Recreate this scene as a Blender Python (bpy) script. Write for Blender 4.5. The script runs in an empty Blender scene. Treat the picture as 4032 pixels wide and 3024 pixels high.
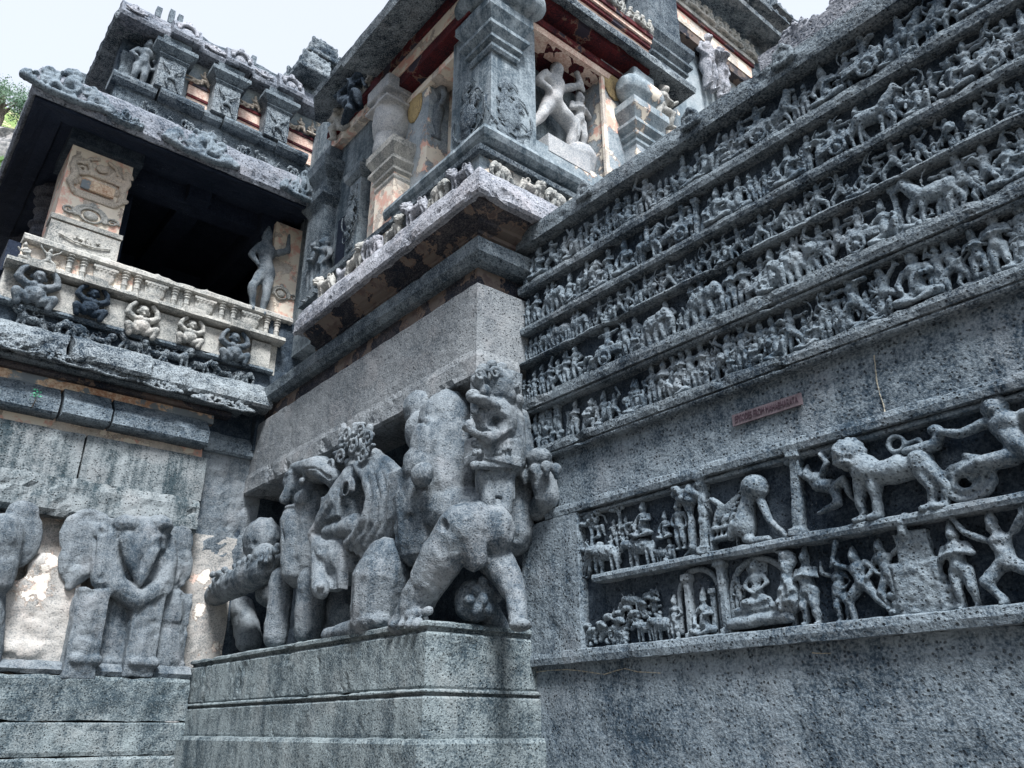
import bpy, math, random
import numpy as np
from mathutils import Vector, Matrix, noise
R = math.radians
SC = bpy.context.scene
COL = SC.collection
random.seed(7)

# ------------------------------------------------------------------ camera, sky, sun, exposure
F_PX, YAW, PITCH, ROLL = 3170.86, 0.692437, 0.405637, -0.0027455
EYE = np.array([0.0, 0.0, 1.6])
_cy, _sy, _cp, _sp = math.cos(YAW), math.sin(YAW), math.cos(PITCH), math.sin(PITCH)
_F = np.array([_sy*_cp, _cy*_cp, _sp]); _R0 = np.array([_cy, -_sy, 0.0]); _U0 = np.cross(_R0, _F)
_Rt = math.cos(ROLL)*_R0 + math.sin(ROLL)*_U0
_Up = -math.sin(ROLL)*_R0 + math.cos(ROLL)*_U0
cam = bpy.data.cameras.new('camera'); camo = bpy.data.objects.new('camera', cam); COL.objects.link(camo)
cam.sensor_width = 36.0; cam.lens = F_PX/4032*36.0; cam.clip_start = 0.05; cam.clip_end = 900
m = Matrix.Identity(4)
for i in range(3):
    m[i][0] = _Rt[i]; m[i][1] = _Up[i]; m[i][2] = -_F[i]; m[i][3] = EYE[i]
camo.matrix_world = m
SC.camera = camo

def _ray(px, py):
    return _F*F_PX + _Rt*(px-2016) - _Up*(py-1512)
def atx(px, py, x):
    d = _ray(px, py); return EYE + d*(x/d[0])
def aty(px, py, y):
    d = _ray(px, py); return EYE + d*(y/d[1])

SUN_EL, SUN_AZ = 56.0, 206.0     # azimuth from +Y towards +X
W = bpy.data.worlds.new('World'); SC.world = W; W.use_nodes = True
nt = W.node_tree; nt.nodes.clear()
sky = nt.nodes.new('ShaderNodeTexSky'); sky.sky_type = 'NISHITA'; sky.sun_disc = False
sky.sun_elevation = R(SUN_EL); sky.sun_rotation = R(SUN_AZ)
bg1 = nt.nodes.new('ShaderNodeBackground'); bg1.inputs[1].default_value = 0.045
nt.links.new(sky.outputs[0], bg1.inputs[0])
bg2 = nt.nodes.new('ShaderNodeBackground'); bg2.inputs[0].default_value = (0.98, 0.99, 0.99, 1); bg2.inputs[1].default_value = 0.275
add = nt.nodes.new('ShaderNodeAddShader'); outw = nt.nodes.new('ShaderNodeOutputWorld')
nt.links.new(bg1.outputs[0], add.inputs[0]); nt.links.new(bg2.outputs[0], add.inputs[1]); nt.links.new(add.outputs[0], outw.inputs[0])
sl = bpy.data.lights.new('sun', 'SUN'); sl.energy = 2.8; sl.angle = R(15); sl.color = (0.97, 0.98, 1.0)
so = bpy.data.objects.new('sun', sl); COL.objects.link(so)
_sd = Vector((math.sin(R(SUN_AZ))*math.cos(R(SUN_EL)), math.cos(R(SUN_AZ))*math.cos(R(SUN_EL)), math.sin(R(SUN_EL))))
so.rotation_euler = _sd.to_track_quat('Z', 'Y').to_euler(); so.location = (0, 0, 60)
SC.view_settings.view_transform = 'Standard'; SC.view_settings.look = 'None'
SC.view_settings.exposure = 1.5; SC.view_settings.gamma = 1.0

# ------------------------------------------------------------------ materials
def _nd(nt, t, **kw):
    n = nt.nodes.new(t)
    for k, v in kw.items():
        setattr(n, k, v)
    return n
def stone(name, dark, light, mid=None, grain=38.0, patch=None, patch_at=0.58, patch_scale=1.3, pits=0.9, bump=0.5, streak=0.6, speck=0.10, spread=0.16, rough=0.93, bias=0.0, gcon=2.0):
    """porous rock: mottled colour, vertical water stains, pits and pale specks; patch = (colour, second colour) of surviving plaster"""
    m = bpy.data.materials.new(name); m.use_nodes = True; nt = m.node_tree
    L = nt.links.new; b = nt.nodes['Principled BSDF']; b.inputs['Roughness'].default_value = rough
    b.inputs['Specular IOR Level'].default_value = 0.25
    g = _nd(nt, 'ShaderNodeNewGeometry')
    def noisen(scale, detail=4.0, rgh=0.6, vec=None):
        n = _nd(nt, 'ShaderNodeTexNoise'); n.inputs['Scale'].default_value = scale
        n.inputs['Detail'].default_value = detail; n.inputs['Roughness'].default_value = rgh
        L(vec if vec else g.outputs['Position'], n.inputs['Vector']); return n.outputs[0]
    def math_(op, a, c, clamp=False):
        n = _nd(nt, 'ShaderNodeMath', operation=op); n.use_clamp = clamp
        for i, v in enumerate((a, c)):
            if isinstance(v, (int, float)): n.inputs[i].default_value = v
            else: L(v, n.inputs[i])
        return n.outputs[0]
    def mr(v, a, c, d=0.0, e=1.0):
        n = _nd(nt, 'ShaderNodeMapRange'); n.interpolation_type = 'SMOOTHSTEP'
        for i, x in zip((1, 2, 3, 4), (a, c, d, e)): n.inputs[i].default_value = x
        L(v, n.inputs[0]); return n.outputs[0]
    def mix(f, a, c):
        n = _nd(nt, 'ShaderNodeMix', data_type='RGBA')
        if isinstance(f, (int, float)): n.inputs[0].default_value = f
        else: L(f, n.inputs[0])
        for i, v in ((6, a), (7, c)):
            if isinstance(v, tuple): n.inputs[i].default_value = (*v, 1)
            else: L(v, n.inputs[i])
        return n.outputs[2]
    mp = _nd(nt, 'ShaderNodeMapping'); mp.inputs['Scale'].default_value = (4.5, 4.5, 0.28); L(g.outputs['Position'], mp.inputs[0])
    big = noisen(0.9, 6, 0.65); gr = noisen(grain, 3, 0.7); st = noisen(1.0, 5, 0.65, mp.outputs[0]); md = noisen(7.0, 5, 0.7)
    # 0..1 lightness of the rock
    t = math_('ADD', math_('MULTIPLY', math_('SUBTRACT', big, 0.5), 1.5), 0.5+bias)
    t = math_('ADD', t, math_('MULTIPLY', math_('SUBTRACT', st, 0.5), 2.0*streak))
    t = math_('ADD', t, math_('MULTIPLY', math_('SUBTRACT', md, 0.5), 0.9))
    t = math_('ADD', t, math_('MULTIPLY', math_('SUBTRACT', gr, 0.5), gcon))
    t = mr(t, 0.5-spread*3, 0.5+spread*3)
    c = mix(t, dark, light)
    # slight warm / cool drift
    hue = noisen(1.7, 3, 0.5)
    warm = tuple(x*y for x, y in zip(light, (1.04, 0.95, 0.92)))
    c = mix(math_('MULTIPLY', mr(hue, 0.5, 0.7), math_('MULTIPLY', t, 0.55)), c, warm)
    vo = _nd(nt, 'ShaderNodeTexVoronoi'); vo.inputs['Scale'].default_value = grain*0.62; vo.inputs['Randomness'].default_value = 1.0
    L(g.outputs['Position'], vo.inputs['Vector'])
    pm = math_('MULTIPLY', mr(vo.outputs['Distance'], 0.16, 0.32, 1.0, 0.0), mr(noisen(grain*0.3, 2), 0.42, 0.58))
    c = mix(math_('MULTIPLY', pm, 0.75*pits), c, tuple(x*0.25 for x in dark))
    sp = math_('MULTIPLY', mr(noisen(grain*1.6, 2, 0.8), 0.66, 0.74), mr(noisen(1.4, 3), 0.45, 0.62))
    c = mix(math_('MULTIPLY', sp, min(1.0, speck*5)), c, (0.62, 0.66, 0.66))
    h = math_('ADD', math_('MULTIPLY', gr, 0.5), math_('MULTIPLY', md, 0.9))
    h = math_('SUBTRACT', h, math_('MULTIPLY', pm, 1.1*pits))
    if patch:
        pn = noisen(patch_scale, 7, 0.62)
        k = mr(pn, patch_at, patch_at+0.012)
        k2 = math_('MULTIPLY', mr(pn, patch_at-0.025, patch_at), math_('SUBTRACT', 1.0, k))
        pc = mix(mr(noisen(2.6, 5, 0.7), 0.48, 0.60), patch[0], patch[1])
        pc = mix(math_('MULTIPLY', mr(noisen(14, 4), 0.5, 0.75), 0.45), pc, tuple(x*0.72 for x in patch[0]))
        c = mix(math_('MULTIPLY', k2, 0.5), c, (0.35, 0.24, 0.17))
        c = mix(k, c, pc)
        h = mix_h = math_('ADD', math_('MULTIPLY', h, math_('SUBTRACT', 1.0, math_('MULTIPLY', k, 0.7))), math_('MULTIPLY', k, 1.2))
    L(c, b.inputs['Base Color'])
    bp = _nd(nt, 'ShaderNodeBump'); bp.inputs['Strength'].default_value = bump; bp.inputs['Distance'].default_value = 0.035
    L(h, bp.inputs['Height']); L(bp.outputs[0], b.inputs['Normal'])
    return m
MAT = {}
MAT['basalt'] = stone('basalt', (0.024, 0.044, 0.066), (0.225, 0.272, 0.305), bias=0.03, streak=0.5, bump=1.0, grain=34, gcon=1.9)
MAT['basalt_relief'] = stone('basalt_relief', (0.030, 0.053, 0.078), (0.225, 0.27, 0.30), streak=0.3, bump=0.8, grain=40, gcon=1.5)
MAT['ledge'] = stone('ledge', (0.018, 0.032, 0.048), (0.21, 0.25, 0.275), streak=0.35, bias=-0.03, bump=1.0, gcon=2.0)
MAT['recess'] = stone('recess', (0.008, 0.018, 0.032), (0.085, 0.11, 0.135), streak=0.2, bias=-0.1, bump=0.7, gcon=1.4)  # shade of the sunk backs put into the rock colour; also for dark pieces
MAT['statue'] = stone('statue', (0.032, 0.052, 0.072), (0.235, 0.265, 0.285), streak=0.55, bump=0.9, pits=0.5, grain=44, bias=0.02, gcon=1.3)
MAT['smooth_wall'] = stone('smooth_wall', (0.05, 0.075, 0.095), (0.27, 0.315, 0.34), streak=0.9, bump=0.5, pits=0.4, grain=30, bias=0.0, gcon=1.3)
MAT['dark_carving'] = stone('dark_carving', (0.012, 0.026, 0.042), (0.30, 0.34, 0.36), streak=0.25, bias=-0.05, bump=1.0, spread=0.13)
MAT['pale_carving'] = stone('pale_carving', (0.10, 0.115, 0.12), (0.50, 0.49, 0.45), streak=0.3, bias=0.05, bump=0.6, pits=0.4, gcon=1.6)
CREAM, PINK, RED, OCHRE = (0.80, 0.72, 0.60), (0.72, 0.42, 0.33), (0.22, 0.025, 0.022), (0.60, 0.44, 0.17)
MAT['plaster'] = stone('plaster', (0.14, 0.18, 0.21), (0.46, 0.50, 0.52), streak=0.5, bump=0.4, pits=0.3, patch=(CREAM, PINK), patch_at=0.53, patch_scale=1.1, gcon=1.2)
MAT['plaster_less'] = stone('plaster_less', (0.11, 0.15, 0.18), (0.40, 0.45, 0.47), streak=0.5, bump=0.4, pits=0.3, patch=(CREAM, PINK), patch_at=0.60, patch_scale=1.4, gcon=1.2)
MAT['plaster_full'] = stone('plaster_full', (0.36, 0.32, 0.28), (0.72, 0.66, 0.58), streak=0.4, bump=0.4, pits=0.3, patch=(CREAM, PINK), patch_at=0.46, patch_scale=1.6, gcon=1.2)
MAT['streaked'] = stone('streaked', (0.035, 0.055, 0.065), (0.26, 0.29, 0.30), bias=0.0, streak=1.2, bump=0.8, grain=34, gcon=1.6)
MAT['maroon'] = stone('maroon', (0.018, 0.008, 0.014), (0.125, 0.020, 0.022), streak=0.3, bump=0.3, pits=0.2, patch=((0.05, 0.045, 0.055), (0.04, 0.035, 0.05)), patch_at=0.58)
MAT['pink_band'] = stone('pink_band', (0.50, 0.30, 0.24), (0.80, 0.66, 0.55), streak=0.5, bump=0.3, pits=0.1, grain=26)
MAT['ochre'] = stone('ochre', (0.20, 0.15, 0.09), (0.50, 0.38, 0.19), streak=0.4, bump=0.2, pits=0.1)
MAT['orange_band'] = stone('orange_band', (0.40, 0.20, 0.12), (0.75, 0.62, 0.46), streak=0.3, bump=0.3, pits=0.2, grain=20, patch=((0.30, 0.33, 0.34), (0.2, 0.23, 0.25)), patch_at=0.56)
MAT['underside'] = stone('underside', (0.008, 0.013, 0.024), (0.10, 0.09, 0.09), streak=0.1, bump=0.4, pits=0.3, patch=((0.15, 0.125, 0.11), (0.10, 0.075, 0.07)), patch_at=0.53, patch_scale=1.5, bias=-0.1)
MAT['deep_shade'] = stone('deep_shade', (0.006, 0.012, 0.026), (0.022, 0.032, 0.055), streak=0.2, bump=0.4)  # near-black navy: the lack of light is put into the colour

# ------------------------------------------------------------------ object helpers
def tag(o, label=None, cat=None, group=None, kind=None):
    if label: o['label'] = label
    if cat: o['category'] = cat
    if group: o['group'] = group
    if kind: o['kind'] = kind
    return o
def thing(name, label, cat, loc=(0, 0, 0), group=None):
    o = bpy.data.objects.new(name, None); COL.objects.link(o); o.location = loc; o.empty_display_size = 0.2
    return tag(o, label, cat, group)
def wm(o):
    M = o.matrix_basis.copy()
    if o.parent is not None: M = wm(o.parent) @ o.matrix_parent_inverse @ M
    return M
def link(name, me, parent=None):
    o = bpy.data.objects.new(name, me); COL.objects.link(o)
    if parent is not None:
        o.parent = parent; o.matrix_parent_inverse = wm(parent).inverted()
    return o
def fbm(p, s, o=3):
    v = 0.0; a = 1.0
    for _ in range(o):
        v += a*noise.noise(Vector((p[0]*s, p[1]*s, p[2]*s))); s *= 2.1; a *= 0.55
    return v
def wear(co, nrm, amp, sc=3.0, chip=0.0):
    """push each vertex along its normal: gentle unevenness plus chips broken out of the rock"""
    out = np.empty_like(co)
    for i in range(len(co)):
        p = co[i]; d = amp*fbm(p, sc)
        if chip:
            c = noise.noise(Vector((p[0]*1.9+7, p[1]*1.9, p[2]*2.3)))*0.6 + noise.noise(Vector((p[0]*6.1, p[1]*6.1+3, p[2]*6.1)))*0.4
            if c > 0.2: d -= chip*min(1.0, (c-0.2)*4)
        out[i] = p + nrm[i]*d
    return out
def finish(me, amp=0.0, sc=3.0, chip=0.0, smooth=False, mat=None):
    me.update()
    n = len(me.vertices)
    if amp or chip:
        co = np.empty(n*3); me.vertices.foreach_get('co', co); co = co.reshape(-1, 3)
        nr = np.array([v.normal[:] for v in me.vertices])
        me.vertices.foreach_set('co', wear(co, nr, amp, sc, chip).ravel())
    if smooth: me.polygons.foreach_set('use_smooth', [True]*len(me.polygons))
    if mat: me.materials.append(MAT[mat] if isinstance(mat, str) else mat)
    me.update()
    return me
def _resample(pts, step):
    out = [pts[0]]
    for a, b in zip(pts[:-1], pts[1:]):
        a = np.array(a, float); b = np.array(b, float)
        k = max(1, int(round(np.linalg.norm(b[:2]-a[:2])/step)))
        for i in range(1, k+1): out.append(tuple(a+(b-a)*i/k))
    return out
def moulding(name, nodes, prof, mat, parent=None, step=0.10, amp=0.010, chip=0.0, sc=3.0, pstep=0.09, smooth=False):
    """a course of stone: closed profile of (offset, z) carried along plan nodes (x, y, ox, oy)"""
    nd = _resample([tuple(n) for n in nodes], step)
    pr = _resample(list(prof)+[prof[0]], pstep)[:-1]
    P = len(pr); V = []; Fc = []
    for (x, y, ox, oy) in nd:
        for (o, z) in pr: V.append((x+ox*o, y+oy*o, z))
    for i in range(len(nd)-1):
        for j in range(P):
            k = (j+1) % P
            Fc.append((i*P+j, i*P+k, (i+1)*P+k, (i+1)*P+j))
    Fc.append(tuple(range(P-1, -1, -1))); e = (len(nd)-1)*P; Fc.append(tuple(range(e, e+P)))
    me = bpy.data.meshes.new(name); me.from_pydata(V, [], Fc); me.validate(); _fixn(me)
    finish(me, amp, sc, chip, smooth, mat)
    return link(name, me, parent)
def _fixn(me):
    import bmesh
    bm = bmesh.new(); bm.from_mesh(me); bmesh.ops.recalc_face_normals(bm, faces=bm.faces); bm.to_mesh(me); bm.free()
def box(name, x0, x1, y0, y1, z0, z1, mat, parent=None, step=0.12, amp=0.008, chip=0.0, sc=3.0):
    """a worn, finely divided block"""
    import bmesh
    def ax(a, b):
        k = max(1, min(140, int(round(abs(b-a)/step)))); return [a+(b-a)*i/k for i in range(k+1)]
    X, Y, Z = ax(x0, x1), ax(y0, y1), ax(z0, z1); idx = {}; V = []; Fc = []
    def v(i, j, k):
        q = (i, j, k)
        if q not in idx: idx[q] = len(V); V.append((X[i], Y[j], Z[k]))
        return idx[q]
    a, b, c = len(X)-1, len(Y)-1, len(Z)-1
    for j in range(b):
        for k in range(c):
            Fc.append((v(0, j, k), v(0, j, k+1), v(0, j+1, k+1), v(0, j+1, k)))
            Fc.append((v(a, j, k), v(a, j+1, k), v(a, j+1, k+1), v(a, j, k+1)))
    for i in range(a):
        for k in range(c):
            Fc.append((v(i, 0, k), v(i+1, 0, k), v(i+1, 0, k+1), v(i, 0, k+1)))
            Fc.append((v(i, b, k), v(i, b, k+1), v(i+1, b, k+1), v(i+1, b, k)))
    for i in range(a):
        for j in range(b):
            Fc.append((v(i, j, 0), v(i, j+1, 0), v(i+1, j+1, 0), v(i+1, j, 0)))
            Fc.append((v(i, j, c), v(i+1, j, c), v(i+1, j+1, c), v(i, j+1, c)))
    me = bpy.data.meshes.new(name); me.from_pydata(V, [], Fc); me.update()
    finish(me, amp, sc, chip, False, mat)
    return link(name, me, parent)

# ---- sculpture: unions of tapered limbs and ellipsoids, fused into one skin
_SPH = None
def _sphere():
    global _SPH
    if _SPH is None:
        import bmesh
        bm = bmesh.new(); bmesh.ops.create_icosphere(bm, subdivisions=2, radius=1.0)
        _SPH = (np.array([v.co[:] for v in bm.verts]), [tuple(v.index for v in f.verts) for f in bm.faces]); bm.free()
    return _SPH
class Clay:
    def __init__(s): s.V = []; s.F = []
    def _add(s, V, Fc):
        o = sum(len(v) for v in s.V); s.V.append(np.asarray(V, float)); s.F += [tuple(i+o for i in f) for f in Fc]
    def ell(s, c, r, rot=None):
        V, Fc = _sphere(); V = V*np.array(r if hasattr(r, '__len__') else (r, r, r), float)
        if rot is not None:
            from mathutils import Euler
            V = V @ np.array(Euler([R(a) for a in rot]).to_matrix()).T
        s._add(V+np.array(c, float), Fc); return s
    def cap(s, a, b, ra, rb=None, flat=1.0):
        """tapered limb from a to b"""
        rb = ra if rb is None else rb
        a = np.array(a, float); b = np.array(b, float); d = b-a; L = np.linalg.norm(d)
        if L < 1e-6: return s.ell(a, ra)
        d /= L; t = np.array([0, 1, 0.]) if abs(d[1]) < 0.9 else np.array([1., 0, 0])
        u = np.cross(d, t); u /= np.linalg.norm(u); w = np.cross(d, u); n = 12; V = []; Fc = []
        rings = [(-ra*0.86, ra*0.5), (-ra*0.5, ra*0.87), (0, ra), (L, rb), (L+rb*0.5, rb*0.87), (L+rb*0.86, rb*0.5)]
        for h, rr in rings:
            for i in range(n):
                an = 2*math.pi*i/n; V.append(a+d*h+(u*math.cos(an)+w*math.sin(an)*flat)*rr)
        for k in range(len(rings)-1):
            for i in range(n):
                j = (i+1) % n; Fc.append((k*n+i, k*n+j, (k+1)*n+j, (k+1)*n+i))
        Fc.append(tuple(range(n-1, -1, -1))); Fc.append(tuple(range((len(rings)-1)*n, len(rings)*n)))
        s._add(V, Fc); return s
    def line(s, pts, radii):
        if not hasattr(radii, '__len__'): radii = [radii]*len(pts)
        for i in range(len(pts)-1): s.cap(pts[i], pts[i+1], radii[i], radii[i+1])
        return s
    def box(s, c, h, rz=0.0, ry=0.0):
        V = np.array([(x, y, z) for x in (-1, 1) for y in (-1, 1) for z in (-1, 1)], float)*np.array(h, float)
        ca, sa = math.cos(R(rz)), math.sin(R(rz)); cb, sb = math.cos(R(ry)), math.sin(R(ry))
        V = V @ np.array([[cb, 0, sb], [0, 1, 0], [-sb, 0, cb]]).T
        V = V @ np.array([[ca, -sa, 0], [sa, ca, 0], [0, 0, 1]]).T
        s._add(V+np.array(c, float), [(0, 1, 3, 2), (4, 6, 7, 5), (0, 4, 5, 1), (2, 3, 7, 6), (0, 2, 6, 4), (1, 5, 7, 3)]); return s
    def ring(s, c, r, tube, axis='y', n=18):
        pts = []
        for i in range(n+1):
            a = 2*math.pi*i/n
            q = (r*math.cos(a), 0, r*math.sin(a)) if axis == 'y' else (0, r*math.cos(a), r*math.sin(a))
            pts.append(np.array(c, float)+np.array(q))
        return s.line(pts, tube)
    def arc(s, c, r, a0, a1, tube, n=10, axis='y'):
        pts = []
        for i in range(n+1):
            a = R(a0+(a1-a0)*i/n)
            q = (r*math.cos(a), 0, r*math.sin(a)) if axis == 'y' else (0, r*math.cos(a), r*math.sin(a))
            pts.append(np.array(c, float)+np.array(q))
        return s.line(pts, tube)
    def bake(s, name, voxel, smooth=2, amp=0.0, sc=8.0, chip=0.0, grooves=(), mat=None, T=None):
        V = np.concatenate(s.V)
        me = bpy.data.meshes.new('raw'); me.from_pydata(V.tolist(), [], s.F); me.update()
        _fixn(me)
        o = bpy.data.objects.new('raw', me); COL.objects.link(o)
        md = o.modifiers.new('r', 'REMESH'); md.mode = 'VOXEL'; md.voxel_size = voxel; md.use_smooth_shade = True
        if smooth:
            ms = o.modifiers.new('s', 'SMOOTH'); ms.iterations = smooth; ms.factor = 0.5
        dg = bpy.context.evaluated_depsgraph_get()
        out = bpy.data.meshes.new_from_object(o.evaluated_get(dg)); out.name = name
        bpy.data.objects.remove(o); bpy.data.meshes.remove(me)
        if grooves:
            n = len(out.vertices); co = np.empty(n*3); out.vertices.foreach_get('co', co); co = co.reshape(-1, 3)
            nr = np.array([v.normal[:] for v in out.vertices]); dsp = np.zeros(n)
            for pts, wd, dp in grooves:
                best = np.full(n, 1e9)
                for a, b in zip(pts[:-1], pts[1:]):
                    a = np.array(a, float); b = np.array(b, float); ab = b-a
                    t = np.clip(((co-a)@ab)/max(1e-9, ab@ab), 0, 1); q = a+t[:, None]*ab
                    best = np.minimum(best, np.linalg.norm(co-q, axis=1))
                dsp -= dp*np.clip(1-best/wd, 0, 1)
            out.vertices.foreach_set('co', (co+nr*dsp[:, None]).ravel()); out.update()
        out.materials.clear()
        finish(out, amp, sc, chip, True, mat)
        return out
# ------------------------------------------------------------------ carved people and animals (unit height, facing -Y, standing on z = 0)
def person(head=(0, .80), chest=(0, .62), hip=(0, .43), aL=None, aR=None, lL=None, lR=None, crown=.13, k=1.0, prop=None, halo=False, seat=False):
    c = Clay(); hx, hz = head; cx, cz = chest; px, pz = hip
    c.ell((hx, -.05, hz), (.058*k, .06*k, .072*k))
    c.ell((hx, -.105, hz-.008), (.014*k, .02*k, .022*k))                       # nose
    if crown: c.cap((hx, -.04, hz+.04), (hx, -.02, hz+.05+crown), .056*k, .022*k)
    c.ell((hx-.058*k, -.045, hz-.02), (.016, .02, .035)); c.ell((hx+.058*k, -.045, hz-.02), (.016, .02, .035))   # long ears
    c.cap((hx, -.03, hz-.05), (cx, -.03, cz+.1), .034*k)
    c.ell((cx, -.035, cz+.03), (.115*k, .075*k, .10*k)); c.ell((cx, -.03, cz-.05), (.085*k, .062*k, .09*k))
    c.cap((cx, -.03, cz-.06), (px, -.03, pz+.02), .075*k, .088*k)
    c.ell((px, -.03, pz), (.108*k, .078*k, .075*k)); c.ell((px, -.09, pz+.01), (.05*k, .02, .03*k))
    for arm in (aL, aR):
        if arm: c.line([(x, y, z) for x, y, z in arm], [.040*k, .034*k, .026*k, .028*k][:len(arm)])
    for leg in (lL, lR):
        if leg:
            c.line([(x, y, z) for x, y, z in leg[:3]], [.066*k, .050*k, .034*k])
            c.cap(leg[2], leg[3] if len(leg) > 3 else (leg[2][0]*1.25, -.09, max(0.02, leg[2][2]-.01)), .030*k, .024*k)
    if halo: c.ell((hx, .03, hz+.02), (.12, .025, .14))
    if prop: prop(c)
    return c
ARM_HIP = lambda s: [(s*.12, -.03, .68), (s*.19, -.03, .56), (s*.11, -.09, .47)]
ARM_DOWN = lambda s: [(s*.12, -.03, .68), (s*.17, -.03, .54), (s*.17, -.06, .40)]
ARM_UP = lambda s: [(s*.12, -.03, .69), (s*.22, -.05, .74), (s*.19, -.06, .90)]
ARM_CHEST = lambda s: [(s*.12, -.03, .68), (s*.17, -.06, .56), (s*.03, -.12, .60)]
ARM_OUT = lambda s: [(s*.11, -.03, .69), (s*.23, -.06, .66), (s*.36, -.08, .67)]
LEG_ST = lambda s: [(s*.055, -.03, .42), (s*.065, -.055, .22), (s*.06, -.02, .03)]
LEG_LUNGE = lambda s: [(s*.06, -.03, .42), (s*.20, -.06, .27), (s*.22, -.03, .03)]
LEG_BACK = lambda s: [(s*.05, -.03, .42), (s*.16, -.04, .22), (s*.28, -.02, .03)]
def P_stand(): return person(aL=ARM_HIP(-1), aR=ARM_DOWN(1), lL=LEG_ST(-1), lR=LEG_ST(1))
def P_folded(): return person(head=(.02, .80), hip=(-.02, .43), aL=ARM_CHEST(-1), aR=ARM_CHEST(1), lL=LEG_ST(-1.3), lR=LEG_ST(1))
def P_sway():
    return person(head=(.05, .79), chest=(.02, .62), hip=(-.03, .43), aL=ARM_UP(-1), aR=ARM_HIP(1), lL=LEG_ST(-1), lR=[(.03, -.03, .42), (.12, -.07, .24), (.05, -.03, .04)], crown=.08)
def P_archer():
    return person(head=(.0, .78), chest=(.02, .60), hip=(.0, .42), aL=ARM_OUT(-1), aR=[(.12, -.04, .67), (.24, -.07, .68), (.10, -.12, .68)], lL=LEG_LUNGE(-1), lR=LEG_BACK(1),
                  prop=lambda c: c.arc((-.22, -.08, .66), .24, 115, 245, .018, 10))
def P_club():
    return person(head=(.0, .76), chest=(.0, .59), hip=(.02, .42), aL=[(-.11, -.04, .66), (-.22, -.07, .72), (-.26, -.08, .82)], aR=ARM_HIP(1), lL=LEG_LUNGE(-1), lR=LEG_BACK(.9),
                  crown=.10, prop=lambda c: c.cap((-.30, -.08, .72), (-.14, -.08, 1.0), .022, .04))
def P_shield():
    return person(head=(.03, .77), chest=(.02, .60), hip=(.0, .42), aL=ARM_CHEST(-1), aR=ARM_UP(1), lL=LEG_BACK(-1), lR=LEG_LUNGE(.8), crown=.07,
                  prop=lambda c: (c.ell((-.1, -.13, .55), (.14, .03, .14)), c.ell((-.1, -.16, .55), (.04, .03, .04))))
def P_seated():
    return person(head=(0, .72), chest=(0, .50), hip=(0, .24), k=1.25, aL=[(-.14, -.03, .56), (-.23, -.06, .40), (-.16, -.14, .25)], aR=[(.14, -.03, .56), (.22, -.08, .44), (.08, -.14, .42)],
                  lL=[(-.06, -.04, .18), (-.27, -.10, .13), (-.05, -.16, .07), (.05, -.16, .06)], lR=[(.06, -.04, .18), (.27, -.10, .13), (.05, -.15, .08), (-.02, -.15, .07)], crown=.18)
def P_knee():
    return person(head=(-.03, .72), chest=(-.02, .50), hip=(0, .24), k=1.2, aL=[(-.14, -.03, .56), (-.25, -.06, .45), (-.26, -.1, .30)], aR=[(.14, -.03, .56), (.22, -.08, .47), (.2, -.12, .38)],
                  lL=[(-.06, -.04, .19), (-.28, -.08, .12), (-.08, -.14, .05), (.0, -.15, .05)], lR=[(.07, -.04, .2), (.20, -.12, .36), (.17, -.06, .05), (.24, -.1, .03)], crown=.16)
def P_kneel():
    return person(head=(-.12, .70), chest=(-.06, .50), hip=(.06, .28), k=1.15, aL=[(-.13, -.03, .54), (-.22, -.08, .45), (-.30, -.1, .52)], aR=[(.05, -.06, .55), (.05, -.12, .42), (-.14, -.12, .40)],
                  lL=[(.02, -.04, .25), (-.2, -.08, .25), (-.17, -.04, .04), (-.25, -.08, .03)], lR=[(.09, -.04, .24), (.13, -.06, .07), (.34, -.04, .04), (.38, -.04, .03)], crown=.10)
def P_lying():
    c = person(aL=ARM_UP(-.6), aR=ARM_DOWN(1), lL=LEG_ST(-1), lR=LEG_LUNGE(.8), crown=.06)
    V = np.concatenate(c.V); V2 = V.copy(); V2[:, 0] = V[:, 2]-.5; V2[:, 2] = .12-V[:, 0]*0.9; c.V = [V2]; return c
def P_pair():
    c = person(head=(-.11, .80), chest=(-.12, .62), hip=(-.12, .43), k=.9, aL=[(-.23, -.03, .68), (-.27, -.04, .55), (-.2, -.08, .45)], aR=[(-.02, -.05, .66), (.08, -.12, .62), (.14, -.13, .6)],
               lL=[(-.17, -.03, .42), (-.18, -.05, .22), (-.17, -.02, .03)], lR=[(-.07, -.03, .42), (-.06, -.05, .22), (-.06, -.02, .03)], crown=.05)
    d = person(head=(.12, .74), chest=(.12, .57), hip=(.13, .40), k=.85, aL=[(.03, -.04, .62), (-.03, -.1, .52), (-.1, -.12, .55)], aR=[(.22, -.03, .62), (.28, -.04, .5), (.22, -.07, .4)],
               lL=[(.09, -.03, .39), (.08, -.05, .2), (.07, -.02, .03)], lR=[(.17, -.03, .39), (.19, -.05, .2), (.17, -.02, .03)], crown=.05)
    c.V += [v for v in d.V]; o = sum(len(v) for v in c.V)-sum(len(v) for v in d.V); c.F += [tuple(i+o for i in f) for f in d.F]
    return c
def P_crowd():
    c = Clay()
    for i, (x, z) in enumerate([(-.3, 0), (-.05, .05), (.2, 0), (-.18, .42), (.1, .45), (.33, .4)]):
        c.ell((x, -.04, z+.36), (.06, .06, .075)); c.cap((x, -.03, z+.42), (x+.01, -.03, z+.50), .05, .02)
        c.ell((x, -.03, z+.22), (.085, .06, .11)); c.cap((x, -.03, z+.15), (x+.02, -.03, z), .08, .06)
        c.line([(x-.08, -.04, z+.28), (x-.14, -.07, z+.2), (x-.05, -.09, z+.22)], .026)
    return c
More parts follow.
